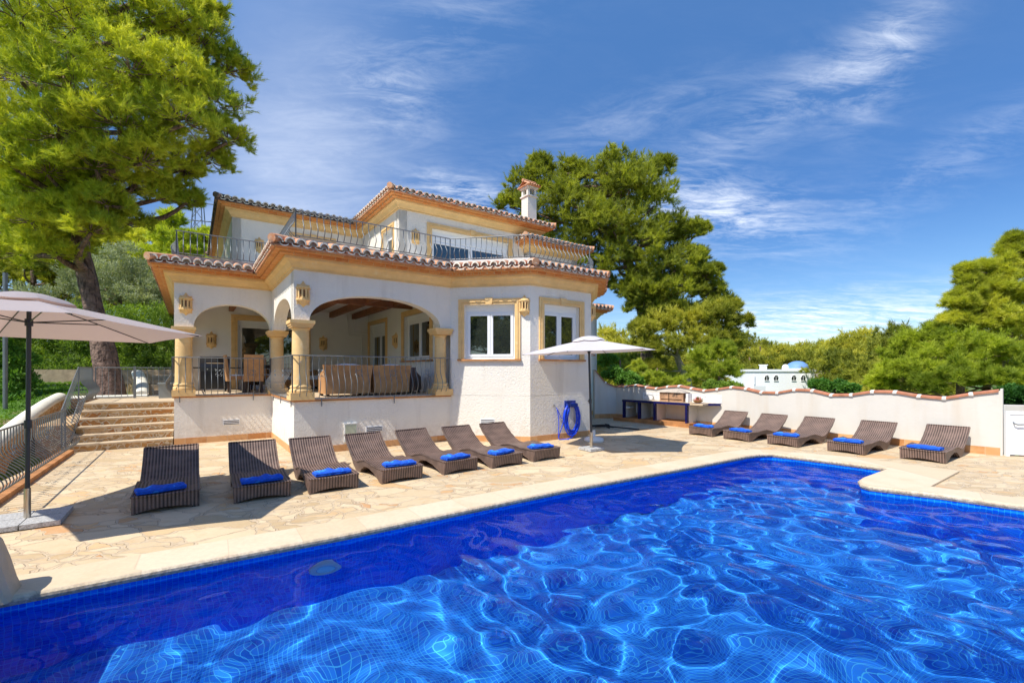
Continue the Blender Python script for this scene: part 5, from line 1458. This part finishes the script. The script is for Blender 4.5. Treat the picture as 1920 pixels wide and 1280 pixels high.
# ------------------------------------------------------------ white house with the blue dome
wh_ = empty('white_house', (35.1, 61., -6.2), R(-4), 'distant flat roofed white house with a blue dome and small arched windows', 'house')
mb = MB(); 
mb.box(-4.0, 5.4, 0, 8, 0, 7.80); mb.box(-4.12, 5.52, -.12, 8.1, 7.80, 8.1)
mb.build('wall', 'far_white', wh_)
mb = MB(); mb.box(5.4, 6.7, .6, 7, 0, 7.9); mb.build('side_wing', 'parapet', wh_)
mb = MB(); mb.lathe([(1.45*math.cos(a), 8.1+1.15*math.sin(a)) for a in [PI/2*q/12 for q in range(13)]], 32, (4.05, 1.6, 0), cap=False); mb.build('dome', 'blue_dome', wh_, smooth=True)
mb = MB(); mb.lathe([(1.5, 8.05), (1.5, 8.2), (1.44, 8.22)], 32, (4.05, 1.6, 0)); mb.build('drum', 'far_white', wh_)
mb = MB(); mb.lathe([(.42*math.cos(a), 8.3+.5*math.sin(a)) for a in [PI/2*q/6 for q in range(7)]], 16, (2.45, 1.6, 0), cap=False); mb.lathe([(.42, 8.05), (.42, 8.3)], 16, (2.45, 1.6, 0)); mb.build('small_turret', 'far_white', wh_, smooth=True)
mb = MB(); mb.box(-.9, -.3, 1, 1.8, 8.1, 8.65); mb.box(-1., -.2, .9, 1.9, 8.65, 8.75); mb.build('chimney', 'far_white', wh_)
for x in (-.8, .4, 2.7, 3.9):
    mb = MB(); pts = [(x-.27, -.03, 6.62), (x+.27, -.03, 6.62)]+[(x+.27*math.cos(a), -.03, 7.05+.3*math.sin(a)) for a in [PI*q/8 for q in range(9)]]
    mb.face(pts); b_ = [(p[0], .1, p[2]) for p in pts]; mb.face(b_[::-1])
    for i in range(len(pts)): j = (i+1) % len(pts); mb.face([pts[i], b_[i], b_[j], pts[j]])
    o = mb.build('window', 'glass', wh_)
    mb = MB(); mb.tube([(p[0], -.05, p[2]) for p in pts[2:]], .04, 4); mb.box(x-.3, x+.3, -.1, -.03, 6.54, 6.62); mb.box(x-.02, x+.02, -.05, -.03, 6.62, 7.3); mb.build('frame', 'far_white', o)
mb = MB(); mb.box(-3.0, -1.5, -1.2, -1.1, 3.0, 5.9); mb.tube([(-2.45, -.12, 6.1), (-2.45, -.12, 7.3)], .06, 5); mb.build('porch_wall', 'pvc', wh_)
# ------------------------------------------------------------ plants
def unit(v): return v/np.maximum(1e-9, np.linalg.norm(v, axis=-1, keepdims=True))
def rdirs(rng, n, zmin=-1.):
    z = rng.uniform(zmin, 1, n); a = rng.uniform(0, 2*PI, n); r = np.sqrt(1-z*z)
    return np.stack([r*np.cos(a), r*np.sin(a), z], -1)
def needles(rng, C_, D_, k, length, width, spread):
    """k thin pointed leaves per tuft centre, fanned round the direction D_"""
    n_ = len(C_)
    d = unit(np.repeat(D_, k, 0)+rdirs(rng, n_*k)*spread)
    b = np.repeat(C_, k, 0)+rdirs(rng, n_*k)*(length*.12)
    L = length*rng.uniform(.6, 1.15, (n_*k, 1))
    s_ = unit(np.cross(d, rdirs(rng, n_*k)))*width*.5
    droop = np.array([0, 0, -1.])*L*.0
    v = np.stack([b-s_, b+s_, b+d*L+droop], 1).reshape(-1, 3)
    return v
def blades(rng, C_, D_, k, length, width, spread):
    """k small pointed oval leaves (two triangles) per centre"""
    n_ = len(C_)
    d = unit(np.repeat(D_, k, 0)+rdirs(rng, n_*k)*spread)
    b = np.repeat(C_, k, 0)+rdirs(rng, n_*k)*(length*.5)
    L = length*rng.uniform(.6, 1.2, (n_*k, 1)); s_ = unit(np.cross(d, rdirs(rng, n_*k)))*width*.5
    m_ = b+d*L*.45
    v = np.stack([b, m_+s_, m_-s_, m_-s_, m_+s_, b+d*L], 1).reshape(-1, 3)
    return v
def leafmesh(name, vs, m_, parent):
    co = np.concatenate(vs); return npmesh(name, co, np.arange(len(co)).reshape(-1, 3), [m_], parent)
def clumps(rng, lobes, per, fr=(.5, 1.12), zmin=-.45, cr=.36, squash=.75):
    """lobes (x,y,z,r) -> clump centres with radius, scattered towards the outside of every lobe"""
    C_, Rr = [], []
    for (x, y, z, r) in lobes:
        d = rdirs(rng, per, zmin); f_ = rng.uniform(fr[0], fr[1], (per, 1))
        C_.append(np.array([[x, y, z]])+d*f_*r*np.array([1, 1, squash])); Rr.append(r*cr*rng.uniform(.65, 1.25, per))
    return np.concatenate(C_), np.concatenate(Rr)
def tuft_points(rng, C_, Rr, n_, zmin=-.55, flat=.72):
    d = rdirs(rng, len(C_)*n_, zmin); rr = np.repeat(Rr, n_)[:, None]
    p = np.repeat(C_, n_, 0)+d*rr*rng.uniform(.35, 1.0, (len(d), 1))**.6*np.array([1, 1, flat])
    return p, unit(d*.8+np.array([0, 0, .55]))
def sprays(rng, C_, Rr, n_, per_shoot=6, outward=None):
    """pine shoots: short lines of needle tufts leaving every clump outwards and up"""
    ns = max(2, n_//per_shoot); c = np.repeat(C_, ns, 0); r = np.repeat(Rr, ns)[:, None]
    d = unit(rdirs(rng, len(c), -.55)+np.array([0, 0, .30]))
    L = r*rng.uniform(.55, 1.55, (len(c), 1)); st = c+rdirs(rng, len(c))*r*.35
    P_, D_ = [], []
    bend = rdirs(rng, len(c))*.25+np.array([0, 0, .18])
    for i in range(per_shoot):
        t_ = (i+.4)/per_shoot
        P_.append(st+d*L*t_+bend*L*t_*t_); D_.append(unit(d+bend*t_*1.5))
    return np.concatenate(P_), np.concatenate(D_)
def limb(mb, a, b, r0, r1, rnd, bend=.12, seg=7, k=8):
    a, b = Vector(a), Vector(b); L = (b-a).length
    o1 = Vector((rnd.uniform(-1, 1), rnd.uniform(-1, 1), rnd.uniform(-.4, .8)))*L*bend
    pts = [a*(1-t_)+b*t_+o1*math.sin(PI*t_)+Vector((0, 0, -.10*L*math.sin(PI*t_))) for t_ in [i/k for i in range(k+1)]]
    mb.tube(pts, [r0+(r1-r0)*i/k for i in range(k+1)], seg)
    return pts
def knotted(mb, path, radii, seg, rnd, k=4):
    pts = smoothpts(path, k); rs = []
    for i in range(len(pts)):
        f_ = i/k; j = min(len(radii)-2, int(f_)); g_ = f_-j
        rs.append((radii[j]*(1-g_)+radii[j+1]*g_)*(1+rnd.uniform(-.05, .05)))
    mb.tube(pts, rs, seg); return pts
def wood_tree(name, base, path, radii, lobes, label, cat='tree', group=None, seed=1, per=12, tn=46, k=7, nl=.17, nw=.014, sp=.75, m_='pine_mid', cr=.36, bark='bark',
              twigs=True, kind='needle', limbs_from=(.45, 1.), squash=.75, seg=12, zmin=-.45, offset=(0, 0, 0)):
    rng = np.random.RandomState(seed); rnd = random.Random(seed)
    e = empty(name, tuple(base), 0, label, cat, group); B = Vector(base)
    mb = MB(); pts = knotted(mb, [Vector(p)-B for p in path], radii, seg, rnd)
    lob = [(x-B.x, y-B.y, z-B.z, r) for x, y, z, r in lobes]
    rmax = radii[0]
    C_, Rr = clumps(rng, lob, per, cr=cr, squash=squash, zmin=zmin)
    for i, (x, y, z, r) in enumerate(lob):
        lo, hi = int(len(pts)*limbs_from[0]), int(len(pts)*limbs_from[1])-1
        cand = [p for p in pts[lo:hi+1] if p.z < z-.1*r] or [pts[lo]]
        st = min(cand, key=lambda p: (p-Vector((x, y, z-.6*r))).length)
        limb(mb, st, (x, y, z-.15*r), rmax*.30, rmax*.09, rnd, k=6, seg=6)
        if twigs:
            for c in C_[i*per:(i+1)*per:2]:
                limb(mb, (x+(c[0]-x)*.25, y+(c[1]-y)*.25, z-.1*r+(c[2]-z)*.25), tuple(c), rmax*.035, rmax*.012, rnd, k=3, seg=3)
    mb.build('trunk', bark, e, smooth=True)
    p, d = sprays(rng, C_, Rr, tn) if kind == 'needle' else tuft_points(rng, C_, Rr, tn)
    v = needles(rng, p, d, k, nl, nw, sp) if kind == 'needle' else blades(rng, p, d, k, nl, nw, sp)
    leafmesh('crown', [v], m_, e)
    return e
def LB(lst, yoff=0.):
    """survey lobes: pixel centre, pixel radius, distance -> world centre and radius"""
    out = []
    for px, py, pr_, Y in lst:
        x, y, z = P(px, py, Y+yoff); out.append((x, y, z, pr_/F*(Y+yoff)))
    return out

# the great pine over the lawn at the left
lob = LB([(405, 195, 58, 13.2), (425, 130, 45, 13.6), (425, 262, 40, 13.5), (395, 300, 38, 13.8), (350, 322, 26, 14), (372, 85, 55, 13), (330, 40, 70, 12.6), (392, 20, 30, 13), (320, 150, 70, 12), (345, 225, 62, 12), (300, 290, 62, 12.8),
          (250, 30, 80, 12.2), (245, 130, 75, 11.3), (225, 230, 75, 11.6), (140, 40, 90, 11.4), (140, 160, 85, 11.2), (120, 250, 70, 11.6), (40, 30, 95, 11), (40, 140, 90, 11.4), (25, 235, 65, 12),
          (245, 345, 60, 13), (310, 365, 42, 13.8), (350, 375, 30, 14.2), (230, 415, 45, 13.4), (160, 395, 45, 12.8), (90, 355, 50, 13.2), (95, 430, 60, 13.4), (30, 385, 60, 13.6), (40, 470, 55, 13.8), (130, 460, 38, 14),
          (200, -80, 100, 12), (60, -90, 110, 11.5), (330, -50, 70, 13), (200, 80, 90, 14.5), (90, 90, 95, 15), (300, 110, 80, 15), (360, 180, 60, 15.2), (170, 430, 45, 12.2), (100, 470, 45, 12.6), (20, 300, 70, 11.6), (90, 320, 60, 11.8), (180, 310, 60, 11.8), (200, 380, 40, 12.2), (60, 410, 55, 12.2), (265, 300, 50, 12), (130, 390, 45, 12.2), (-60, 60, 100, 12.5), (0, 130, 90, 15), (60, 250, 90, 15), (180, 180, 90, 15), (280, 230, 75, 15), (20, 350, 80, 15.5), (180, 280, 80, 15.5), (270, 60, 80, 15.5), (-60, 230, 90, 13), (-70, 400, 80, 14)])
tb_ = P(207, 741, 13.6); tb_ = (tb_[0], tb_[1], .80)
path = [tb_, P(200, 690, 13.6), P(190, 635, 13.6), P(176, 580, 13.6), P(163, 520, 13.6), P(152, 470, 13.6), P(150, 420, 13.5), P(138, 340, 13.4), P(122, 260, 13.2), P(125, 150, 13), P(150, 20, 13)]
wood_tree('pine_tree', tb_, path, [.44, .33, .27, .245, .23, .22, .2, .18, .15, .11, .06], lob, 'large old pine leaning over the lawn, its crown filling the upper left', seed=4, per=44, tn=60, k=6, nl=.15, nw=.012, sp=.6, m_='pine_near', cr=.25, limbs_from=(.42, 1.))
# the forked tall pine behind the right end of the villa
lob = LB([(955, 385, 28, 29), (985, 345, 36, 28.5), (1010, 315, 28, 28.5), (1040, 350, 44, 28), (1010, 395, 45, 28), (1075, 320, 28, 28), (1105, 345, 46, 28), (1090, 400, 52, 27), (1150, 310, 38, 28), (1165, 355, 55, 27), (1215, 330, 40, 28), (1245, 312, 22, 28), (1225, 380, 48, 27),
          (1150, 425, 58, 26), (1100, 465, 55, 27), (1200, 450, 55, 26), (1255, 430, 35, 27), (1290, 440, 28, 27), (1315, 430, 14, 27), (1160, 500, 48, 26), (1230, 500, 48, 26), (1280, 490, 38, 26.5), (1310, 480, 20, 27), (1215, 545, 45, 25.5), (1275, 545, 42, 25.5), (1320, 520, 26, 26), (1335, 550, 26, 26), (1170, 545, 22, 26), (1250, 580, 30, 25.5), (1060, 440, 50, 29), (1130, 380, 60, 30), (1200, 400, 60, 30), (1345, 505, 10, 26), (1120, 420, 50, 26.5), (1180, 350, 40, 26.5), (1060, 370, 40, 27), (1240, 470, 50, 28), (1180, 460, 60, 28), (1290, 520, 40, 27.5), (1230, 540, 45, 27.5), (1020, 430, 30, 29), (1085, 500, 45, 28), (1120, 530, 30, 28), (1205, 575, 30, 25.5), (1350, 575, 26, 26), (1325, 590, 30, 25.5), (1290, 590, 34, 25.5), (1195, 548, 30, 25.5), (1230, 600, 30, 25.5)])
tb_ = (P(1215, 700, 27)[0], 27, -2.6)
path = [tb_, P(1212, 640, 27), P(1200, 560, 27), P(1180, 500, 27), P(1165, 440, 27.5), P(1150, 380, 28), P(1145, 330, 28)]
wood_tree('pine_tree', tb_, path, [.45, .38, .34, .30, .24, .16, .08], lob, 'tall broad pine rising behind the chimney and right end of the villa', seed=6, per=40, tn=48, k=6, nl=.26, nw=.024, sp=.6, m_='pine_mid', cr=.25, limbs_from=(.3, 1.))
# lower branching pine with a forked bare trunk
lob = LB([(1225, 620, 35, 24), (1270, 610, 36, 24), (1320, 600, 34, 24), (1355, 590, 28, 24), (1385, 605, 22, 24), (1345, 625, 34, 24), (1210, 650, 30, 24), (1255, 655, 36, 23.5), (1305, 640, 36, 23.5), (1365, 640, 28, 24), (1235, 690, 24, 23.5), (1195, 615, 14, 24.5), (1375, 575, 14, 24)])
tb_ = (P(1288, 730, 24)[0], 24, -2.2)
path = [tb_, P(1290, 722, 24), P(1278, 690, 24), P(1270, 665, 24), P(1285, 640, 24), P(1300, 615, 24)]
wood_tree('pine_tree', tb_, path, [.24, .22, .18, .15, .11, .06], lob, 'spreading olive-toned pine with a pale forked trunk right of the small parasol', seed=8, per=40, tn=30, k=6, nl=.26, nw=.026, m_='pine_far', cr=.23, bark='dead_wood', limbs_from=(.2, 1.))
# bushy evergreen in front of it
lob = LB([(1338, 690, 38, 21), (1320, 670, 26, 21), (1358, 668, 24, 21), (1370, 700, 22, 21), (1310, 705, 26, 21), (1350, 655, 20, 21)])
tb_ = (P(1345, 740, 21)[0], 21, -1.9)
wood_tree('evergreen_shrub', tb_, [tb_, (tb_[0], 21, .2), (tb_[0]+.1, 21, 1.6)], [.10, .08, .04], lob, 'dense bright green conical bush left of the distant white house', 'shrub', seed=9, per=16, tn=50, k=6, nl=.22, nw=.02, m_='shrub_leaf', cr=.30, limbs_from=(.2, 1.), seg=6)
# tall young pine and its neighbours at the right edge
lob = LB([(1905, 470, 26, 19), (1880, 500, 24, 19), (1925, 530, 50, 19), (1870, 545, 34, 19), (1835, 540, 20, 19), (1812, 525, 16, 19), (1830, 580, 34, 19), (1800, 570, 22, 19), (1880, 600, 44, 18.6), (1930, 620, 55, 18.6), (1940, 480, 40, 19.5), (1790, 600, 20, 19), (1845, 500, 12, 19), (1812, 505, 12, 19), (1890, 560, 45, 19.5), (1850, 560, 40, 19.5), (1910, 510, 40, 19.5), (1870, 515, 24, 19), (1900, 450, 14, 19), (1915, 460, 18, 19), (1840, 610, 40, 19), (1905, 590, 45, 19.6), (1815, 555, 26, 19)])
tb_ = (P(1890, 740, 19)[0], 19, -2.)
wood_tree('pine_tree', tb_, [tb_, P(1890, 640, 19), P(1895, 560, 19), P(1905, 480, 19)], [.2, .16, .11, .05], lob, 'tallest pine at the right edge, rising above the end of the white wall', seed=12, per=46, tn=36, k=6, nl=.24, nw=.020, m_='pine_mid', cr=.22, limbs_from=(.25, 1.))
lob = LB([(1760, 625, 36, 20), (1800, 650, 40, 18), (1850, 665, 45, 17), (1900, 680, 45, 17), (1760, 675, 40, 18), (1715, 650, 34, 20), (1720, 695, 36, 18), (1800, 705, 36, 16.5), (1860, 715, 34, 16), (1680, 700, 30, 18.5), (1690, 665, 28, 20), (1740, 725, 24, 17), (1930, 715, 30, 16), (1650, 720, 22, 19)])
tb_ = (P(1800, 760, 18)[0], 18, -2.2)
wood_tree('pine_tree', tb_, [tb_, (tb_[0], 18, -.5), P(1800, 690, 18), P(1790, 650, 18)], [.2, .17, .12, .06], lob, 'broad yellow-green pine crown spreading low behind the right end of the white wall', seed=13, per=46, tn=36, k=6, nl=.22, nw=.020, m_='pine_fresh', cr=.22, limbs_from=(.1, 1.))

# palm among the far trees
px_ = P(1165, 690, 20); pb = (px_[0], 20, -2.4)
e = empty('palm_tree', pb, 0, 'small fan palm among the bushes below the small parasol rim', 'palm')
mb = MB(); mb.tube([(0, 0, 0), (.05, 0, 2.0), (0, 0, 3.9)], [.16, .13, .12], 8); mb.build('trunk', 'bark', e)
rng = np.random.RandomState(2); vs = []
for i in range(24):
    a = rng.uniform(0, 2*PI); el_ = rng.uniform(-.3, 1.2); L = rng.uniform(.7, 1.0)
    for k in range(16):
        t_ = (k+1)/16; r = L*t_; c = np.array([r*math.cos(a)*math.cos(el_*(1-t_*.4)), r*math.sin(a)*math.cos(el_*(1-t_*.4)), 3.95+r*math.sin(el_)-.45*t_*t_])
        for s_ in (-1, 1):
            d = np.array([-math.sin(a)*s_+.6*math.cos(a), math.cos(a)*s_+.6*math.sin(a), -.35]); d /= np.linalg.norm(d)
            w_ = np.array([math.cos(a), math.sin(a), 0])*.022
            vs.append(np.array([c-w_, c+w_, c+d*.34]))
leafmesh('fronds', vs, 'shrub_leaf', e)

# shrubs just behind the boundary wall
def shrub(label, lst, m_, seed, name='shrub', yb=None, kind='blade', nl=.09, nw=.035, tn=60, per=14, k=3, grp=None, zb=-1.2):
    lob = LB(lst); x, y = np.mean([l[0] for l in lob]), np.mean([l[1] for l in lob])
    b = (x, y, zb)
    return wood_tree(name, b, [b, (x, y, zb+.5*(min(l[2] for l in lob)-zb)+.1), (x, y, max(l[2] for l in lob))], [.07, .05, .03], lob, label, 'shrub', grp, seed=seed, per=per, tn=tn, k=k, nl=nl, nw=nw, sp=.9, m_=m_, cr=.34, kind=kind, limbs_from=(.1, 1.), twigs=False, seg=6, zmin=-.8)
shrub('dark glossy bush under the palm just above the shaded wall', [(1150, 700, 18, 18.5), (1172, 712, 18, 18), (1140, 675, 16, 19), (1190, 718, 14, 18)], 'broad_leaf', 21, nl=.12, nw=.05, zb=-1.8)
shrub('yellow-green bush right of the palm behind the wavy wall', [(1215, 712, 20, 19), (1245, 718, 18, 19), (1272, 720, 16, 19), (1200, 690, 14, 20)], 'shrub_leaf', 22, kind='needle', nl=.16, nw=.02, k=6, zb=-1.8)
shrub('small leafy bush showing above the wall beside the firebox', [(1350, 728, 14, 15), (1330, 724, 12, 15), (1375, 726, 12, 15)], 'hedge_leaf', 23, zb=-1.5)
shrub('dark green leafy climber above the wall right of the white house', [(1545, 727, 12, 14), (1570, 728, 14, 14), (1590, 731, 12, 13.6), (1530, 722, 7, 14)], 'broad_leaf', 24, nl=.12, nw=.05, zb=-.6)
shrub('dark green leafy bush behind the white gate', [(1900, 738, 20, 10.8), (1930, 742, 26, 10.6), (1893, 758, 12, 10.8), (1950, 760, 26, 10.6)], 'broad_leaf', 25, nl=.10, nw=.04, tn=90, zb=-.4)

# left side: hedge, olive, dark shrub, back pines
rng = np.random.RandomState(31)
hd = empty('oleander_hedge', P(190, 700, 19.5)[:2]+(1.3,), 0, 'tall dense green hedge beyond the lawn behind the pine trunk', 'hedge')
lobs = []
for i in range(34):
    px_ = 20+ i*10.2; 
    for py in (600, 625, 655, 685):
        lobs.append(P(px_+rng.uniform(-6, 6), py+rng.uniform(-8, 8)-(6 if px_ > 150 else 0), 19.3+rng.uniform(-.6, .8))+(.52,))
hb = Vector(hd.location); lobs = [(x-hb.x, y-hb.y, z-hb.z, r) for x, y, z, r in lobs]
C_, Rr = clumps(rng, lobs, 5, cr=.6, zmin=-.9); p, d = tuft_points(rng, C_, Rr, 22, zmin=-.9)
leafmesh('foliage', [blades(rng, p, d, 4, .17, .035, .8)], 'hedge_leaf', hd)
mb = MB(); rnd = random.Random(2)
for i in range(30): x = -4+i*.27; mb.tube([(x, 0, 0), (x+rnd.uniform(-.2, .2), rnd.uniform(-.2, .2), 1.0), (x+rnd.uniform(-.3, .3), 0, 2.3)], [.03, .025, .01], 4)
mb.build('stems', 'bark', hd)
lob = LB([(225, 505, 48, 21), (260, 530, 40, 21), (200, 545, 40, 21), (245, 565, 45, 21), (180, 500, 34, 22), (275, 560, 24, 20.6), (150, 540, 40, 22), (110, 560, 40, 22), (60, 570, 40, 22)])
tb_ = (P(225, 700, 21)[0], 21, 1.5)
wood_tree('olive_tree', tb_, [tb_, P(222, 640, 21), P(225, 560, 21)], [.2, .16, .08], lob, 'round grey-green olive tree beyond the hedge left of the villa roof', seed=33, per=16, tn=50, k=4, nl=.16, nw=.035, m_='olive_leaf', kind='blade', cr=.34, limbs_from=(.3, 1.), squash=.9)
shrub('very dark shrub in the shade at the left end of the lawn', [(10, 640, 34, 14), (25, 690, 30, 14), (0, 730, 40, 13.5), (-20, 660, 50, 14), (-10, 600, 50, 15)], 'broad_leaf', 34, nl=.14, nw=.05, tn=70, zb=.2)

# pines of the middle distance and the wooded slopes: four kinds built once, then copied tree by tree
def far_pine(seed, h, w, m_, n_lobes, tn=20, nl=.34, nw=.04, low=.38, umbrella=True):
    rng = np.random.RandomState(seed); lobes = []
    for i in range(n_lobes):
        if umbrella:
            a = rng.uniform(0, 2*PI); rr = w*math.sqrt(rng.uniform(0, 1))*.78; z = h*(.86-.34*(rr/w)**2)-rng.uniform(0, h*.22)
            lobes.append((rr*math.cos(a), rr*math.sin(a), z, w*rng.uniform(.24, .36)))
        else:
            f_ = i/n_lobes; z = h*(low+(.95-low)*f_); rr = w*(1-f_)*.7; a = i*2.4
            lobes.append((rr*math.cos(a), rr*math.sin(a), z, w*(.42-.22*f_)))
    return wood_tree('pine_tree', (0, 0, 0), [(0, 0, -1), (rng.uniform(-.3, .3), 0, h*.35), (rng.uniform(-.5, .5), 0, h*.6), (0, 0, h*.8)], [w*.085, w*.06, w*.045, w*.02], lobes, 'x', seed=seed, per=26, tn=tn, k=5, nl=nl, nw=nw, sp=.7, m_=m_, cr=.30, twigs=False, limbs_from=(.3, 1.), squash=.62, seg=7)
kinds = [far_pine(41, 8, 3.4, 'pine_far', 13), far_pine(42, 9, 3.0, 'pine_mid', 13), far_pine(43, 7.5, 3.7, 'pine_far', 14), far_pine(44, 9.5, 2.8, 'pine_fresh', 16, umbrella=False)]
used = [False]*4
def plant(k, px, ytop, Y, label, grp, sc=None, rz=0.):
    """stand a tree of kind k where its top reaches the height of the treeline there"""
    x, y, ztop = P(px, ytop, Y); hgt = (8, 9, 7.5, 9.5)[k]*.98
    o = kinds[k] if not used[k] else copy_tree(kinds[k]); used[k] = True
    zg = terrain(x, y); s_ = sc if sc else max(.6, min(1.6, (ztop-zg)/hgt))
    o.scale = (s_*1., s_*1., s_); o.location = (x, y, ztop-hgt*s_); o.rotation_euler = (0, 0, rz)
    tag(o, label, 'tree', grp); return o
rnd = random.Random(77)
far = [  # px, y of the top, distance, kind
    (1140, 612, 44, 0), (1165, 604, 46, 2), (1195, 618, 40, 0), (1150, 640, 34, 1), (1185, 650, 32, 2), (1215, 640, 46, 1), (1250, 650, 44, 2), (1300, 640, 48, 0), (1340, 612, 95, 0),
    (1375, 618, 92, 2), (1400, 630, 90, 0), (1425, 626, 84, 0), (1450, 630, 88, 2), (1478, 624, 84, 0), (1505, 634, 90, 2), (1530, 628, 82, 0), (1555, 634, 80, 2), (1580, 640, 74, 0), (1405, 650, 80, 2), (1440, 648, 80, 0), (1475, 650, 78, 2), (1510, 650, 78, 0), (1545, 652, 76, 2),
    (1598, 604, 66, 0), (1620, 602, 60, 0), (1650, 605, 58, 2), (1680, 610, 56, 0), (1600, 650, 52, 2), (1612, 625, 56, 2),
    (1630, 640, 48, 0), (1660, 645, 44, 2), (1700, 600, 50, 0), (1735, 595, 44, 2), (1610, 685, 40, 1), (1600, 700, 44, 2), (1640, 685, 36, 0), (1680, 660, 34, 2), (1630, 712, 28, 2), (1770, 592, 40, 0), (1720, 640, 32, 0),
    (1800, 610, 36, 2), (1850, 600, 36, 0), (1900, 590, 34, 2), (1950, 590, 32, 0)]
far.sort(); cnt = {}
ORD = 'first second third fourth fifth sixth seventh eighth ninth tenth eleventh twelfth thirteenth fourteenth fifteenth sixteenth seventeenth eighteenth nineteenth twentieth twenty-first twenty-second twenty-third twenty-fourth'.split()
for i, (px, yt, Y, k) in enumerate(far):
    lab = ('pine on the slope '+('behind the small parasol' if px < 1260 else 'left of the white house' if px < 1400 else 'behind the white house' if px < 1545 else 'right of the white house' if px < 1700 else 'behind the right end of the wall'))
    grp = lab.split('slope ')[1]; cnt[grp] = cnt.get(grp, 0)+1
    lab = ('olive ' if k in (0, 2) else 'green ')+lab+', '+ORD[cnt[grp]-1]+' from the left'
    plant(k, px, yt, Y, lab, 'pines on the slope '+grp, rz=rnd.uniform(0, 6.28))
left = [(30, 300, 30, 3), (100, 330, 32, 1), (180, 350, 34, 3), (250, 400, 30, 1), (320, 390, 28, 3), (385, 425, 30, 3), (60, 440, 26, 0), (150, 450, 27, 1), (350, 430, 24, 3), (290, 450, 26, 0), (-20, 380, 28, 1)]
left.sort()
for i, (px, yt, Y, k) in enumerate(left):
    lab = 'sunlit pine behind the great pine, '+('left of the villa roof' if px > 240 else 'beyond the olive tree' if px > 120 else 'at the far left')
    grp = lab; cnt[grp] = cnt.get(grp, 0)+1; lab += ', '+ORD[cnt[grp]-1]+' from the left'
    plant(k, px, yt, Y, lab, grp, rz=rnd.uniform(0, 6.28))
# trees on the far side of the pool, behind where the photograph was taken: they show in the panes
for i, (x, y, k, s_) in enumerate([(-13, -20, 1, 1.), (-9, -21, 2, 1.), (-17, -18, 0, 1.1), (-4, -24, 1, 1.1), (25, 6, 0, 1.), (27, 2, 1, 1.), (24, 10, 2, 1.), (5, -24, 0, 1.1), (18, -18, 2, 1.1)]):
    o = copy_tree(kinds[k]); o.location = (x, y, -1.5); o.scale = (s_*1.3,)*3; o.rotation_euler = (0, 0, i*1.3)
    tag(o, 'pine beyond the near side of the pool, mirrored in the panes, '+ORD[i]+' of them', 'tree', 'pines beyond the near side of the pool')

# unseen olive added past the fence to shade the left end of the pool
wood_tree('olive_tree', (-5.0, .6, -.6), [(-5.0, .6, -.6), (-4.9, .6, .8), (-4.7, .7, 2.0)], [.16, .12, .07], [(-4.4, .4, 3.2, .8), (-5.1, .8, 3.0, .7), (-4.8, -.2, 3.1, .8), (-4.6, .7, 3.7, .7), (-4.0, .0, 3.0, .7), (-4.1, .9, 2.9, .45), (-3.7, -.7, 3.1, .75), (-3.2, -1.0, 3.0, .7), (-3.5, -.2, 3.5, .6)],
          'unseen olive tree added past the fence to shade the left end of the pool', seed=52, per=16, tn=46, k=4, nl=.10, nw=.022, m_='olive_leaf', kind='blade', cr=.4, limbs_from=(.5, 1.), squash=.9, seg=8)
# lattice pylon behind the pines at the left
e = empty('power_pylon', P(372, 700, 46)[:2]+(4.5,), .3, 'thin grey lattice pylon against the sky left of the villa roof', 'pylon')
mb = MB(); Hh = 15.0
for sx in (-1, 1):
    for sy_ in (-1, 1): mb.tube([(sx*1.1, sy_*1.1, 0), (sx*.3, sy_*.3, Hh)], .05, 4)
for i in range(12):
    z0, z1 = Hh*i/12, Hh*(i+1)/12; r0, r1 = 1.1-.8*i/12, 1.1-.8*(i+1)/12
    mb.tube([(-r0, -r0, z0), (r1, -r1, z1)], .03, 4); mb.tube([(r0, -r0, z0), (-r1, -r1, z1)], .03, 4); mb.tube([(-r0, -r0, z0), (-r1, r1, z1)], .03, 4)
for z in (12.4, 14.2): mb.tube([(-1.6, 0, z), (1.6, 0, z)], .05, 4)
mb.build('lattice', 'iron', e)
# lamp post at the far left
x, y, z = P(10, 700, 12.5)
e = empty('lamp_post', (x, y, .5), 0, 'thin grey post at the far left behind the parasol canopy', 'post')
mb = MB(); mb.tube([(0, 0, 0), (0, 0, 3.9)], .05, 8); mb.build('post', 'iron', e)
# leaf litter and grass tufts on the lawn
rng = np.random.RandomState(5); n_ = 26000
x = rng.uniform(-22, -8.5, n_); y = rng.uniform(8.5, 20, n_)
rel = np.stack([x-HO.x, y-HO.y], -1); u = rel@np.array([D1.x, D1.y]); v = rel@np.array([D2.x, D2.y])
ok = (u < -2.8) & (y < 19.4); x, y = x[ok], y[ok]
z = np.array([terrain(a, b) for a, b in zip(x, y)]); c = np.stack([x, y, z], -1)
patch = np.sin(x*1.1+y*.7)+np.sin(x*.5-y*1.3+2); keep = patch > -.9-rng.uniform(0, .8, len(x))
c = c[keep]; v = needles(rng, c, np.tile([[0, 0, 1.]], (len(c), 1)), 4, .085, .016, .7)
g_ = leafmesh('lawn_grass', [v], 'grass_leaf', None); tag(g_, 'short bright grass growing in patches on the lawn', 'grass', kind='stuff')
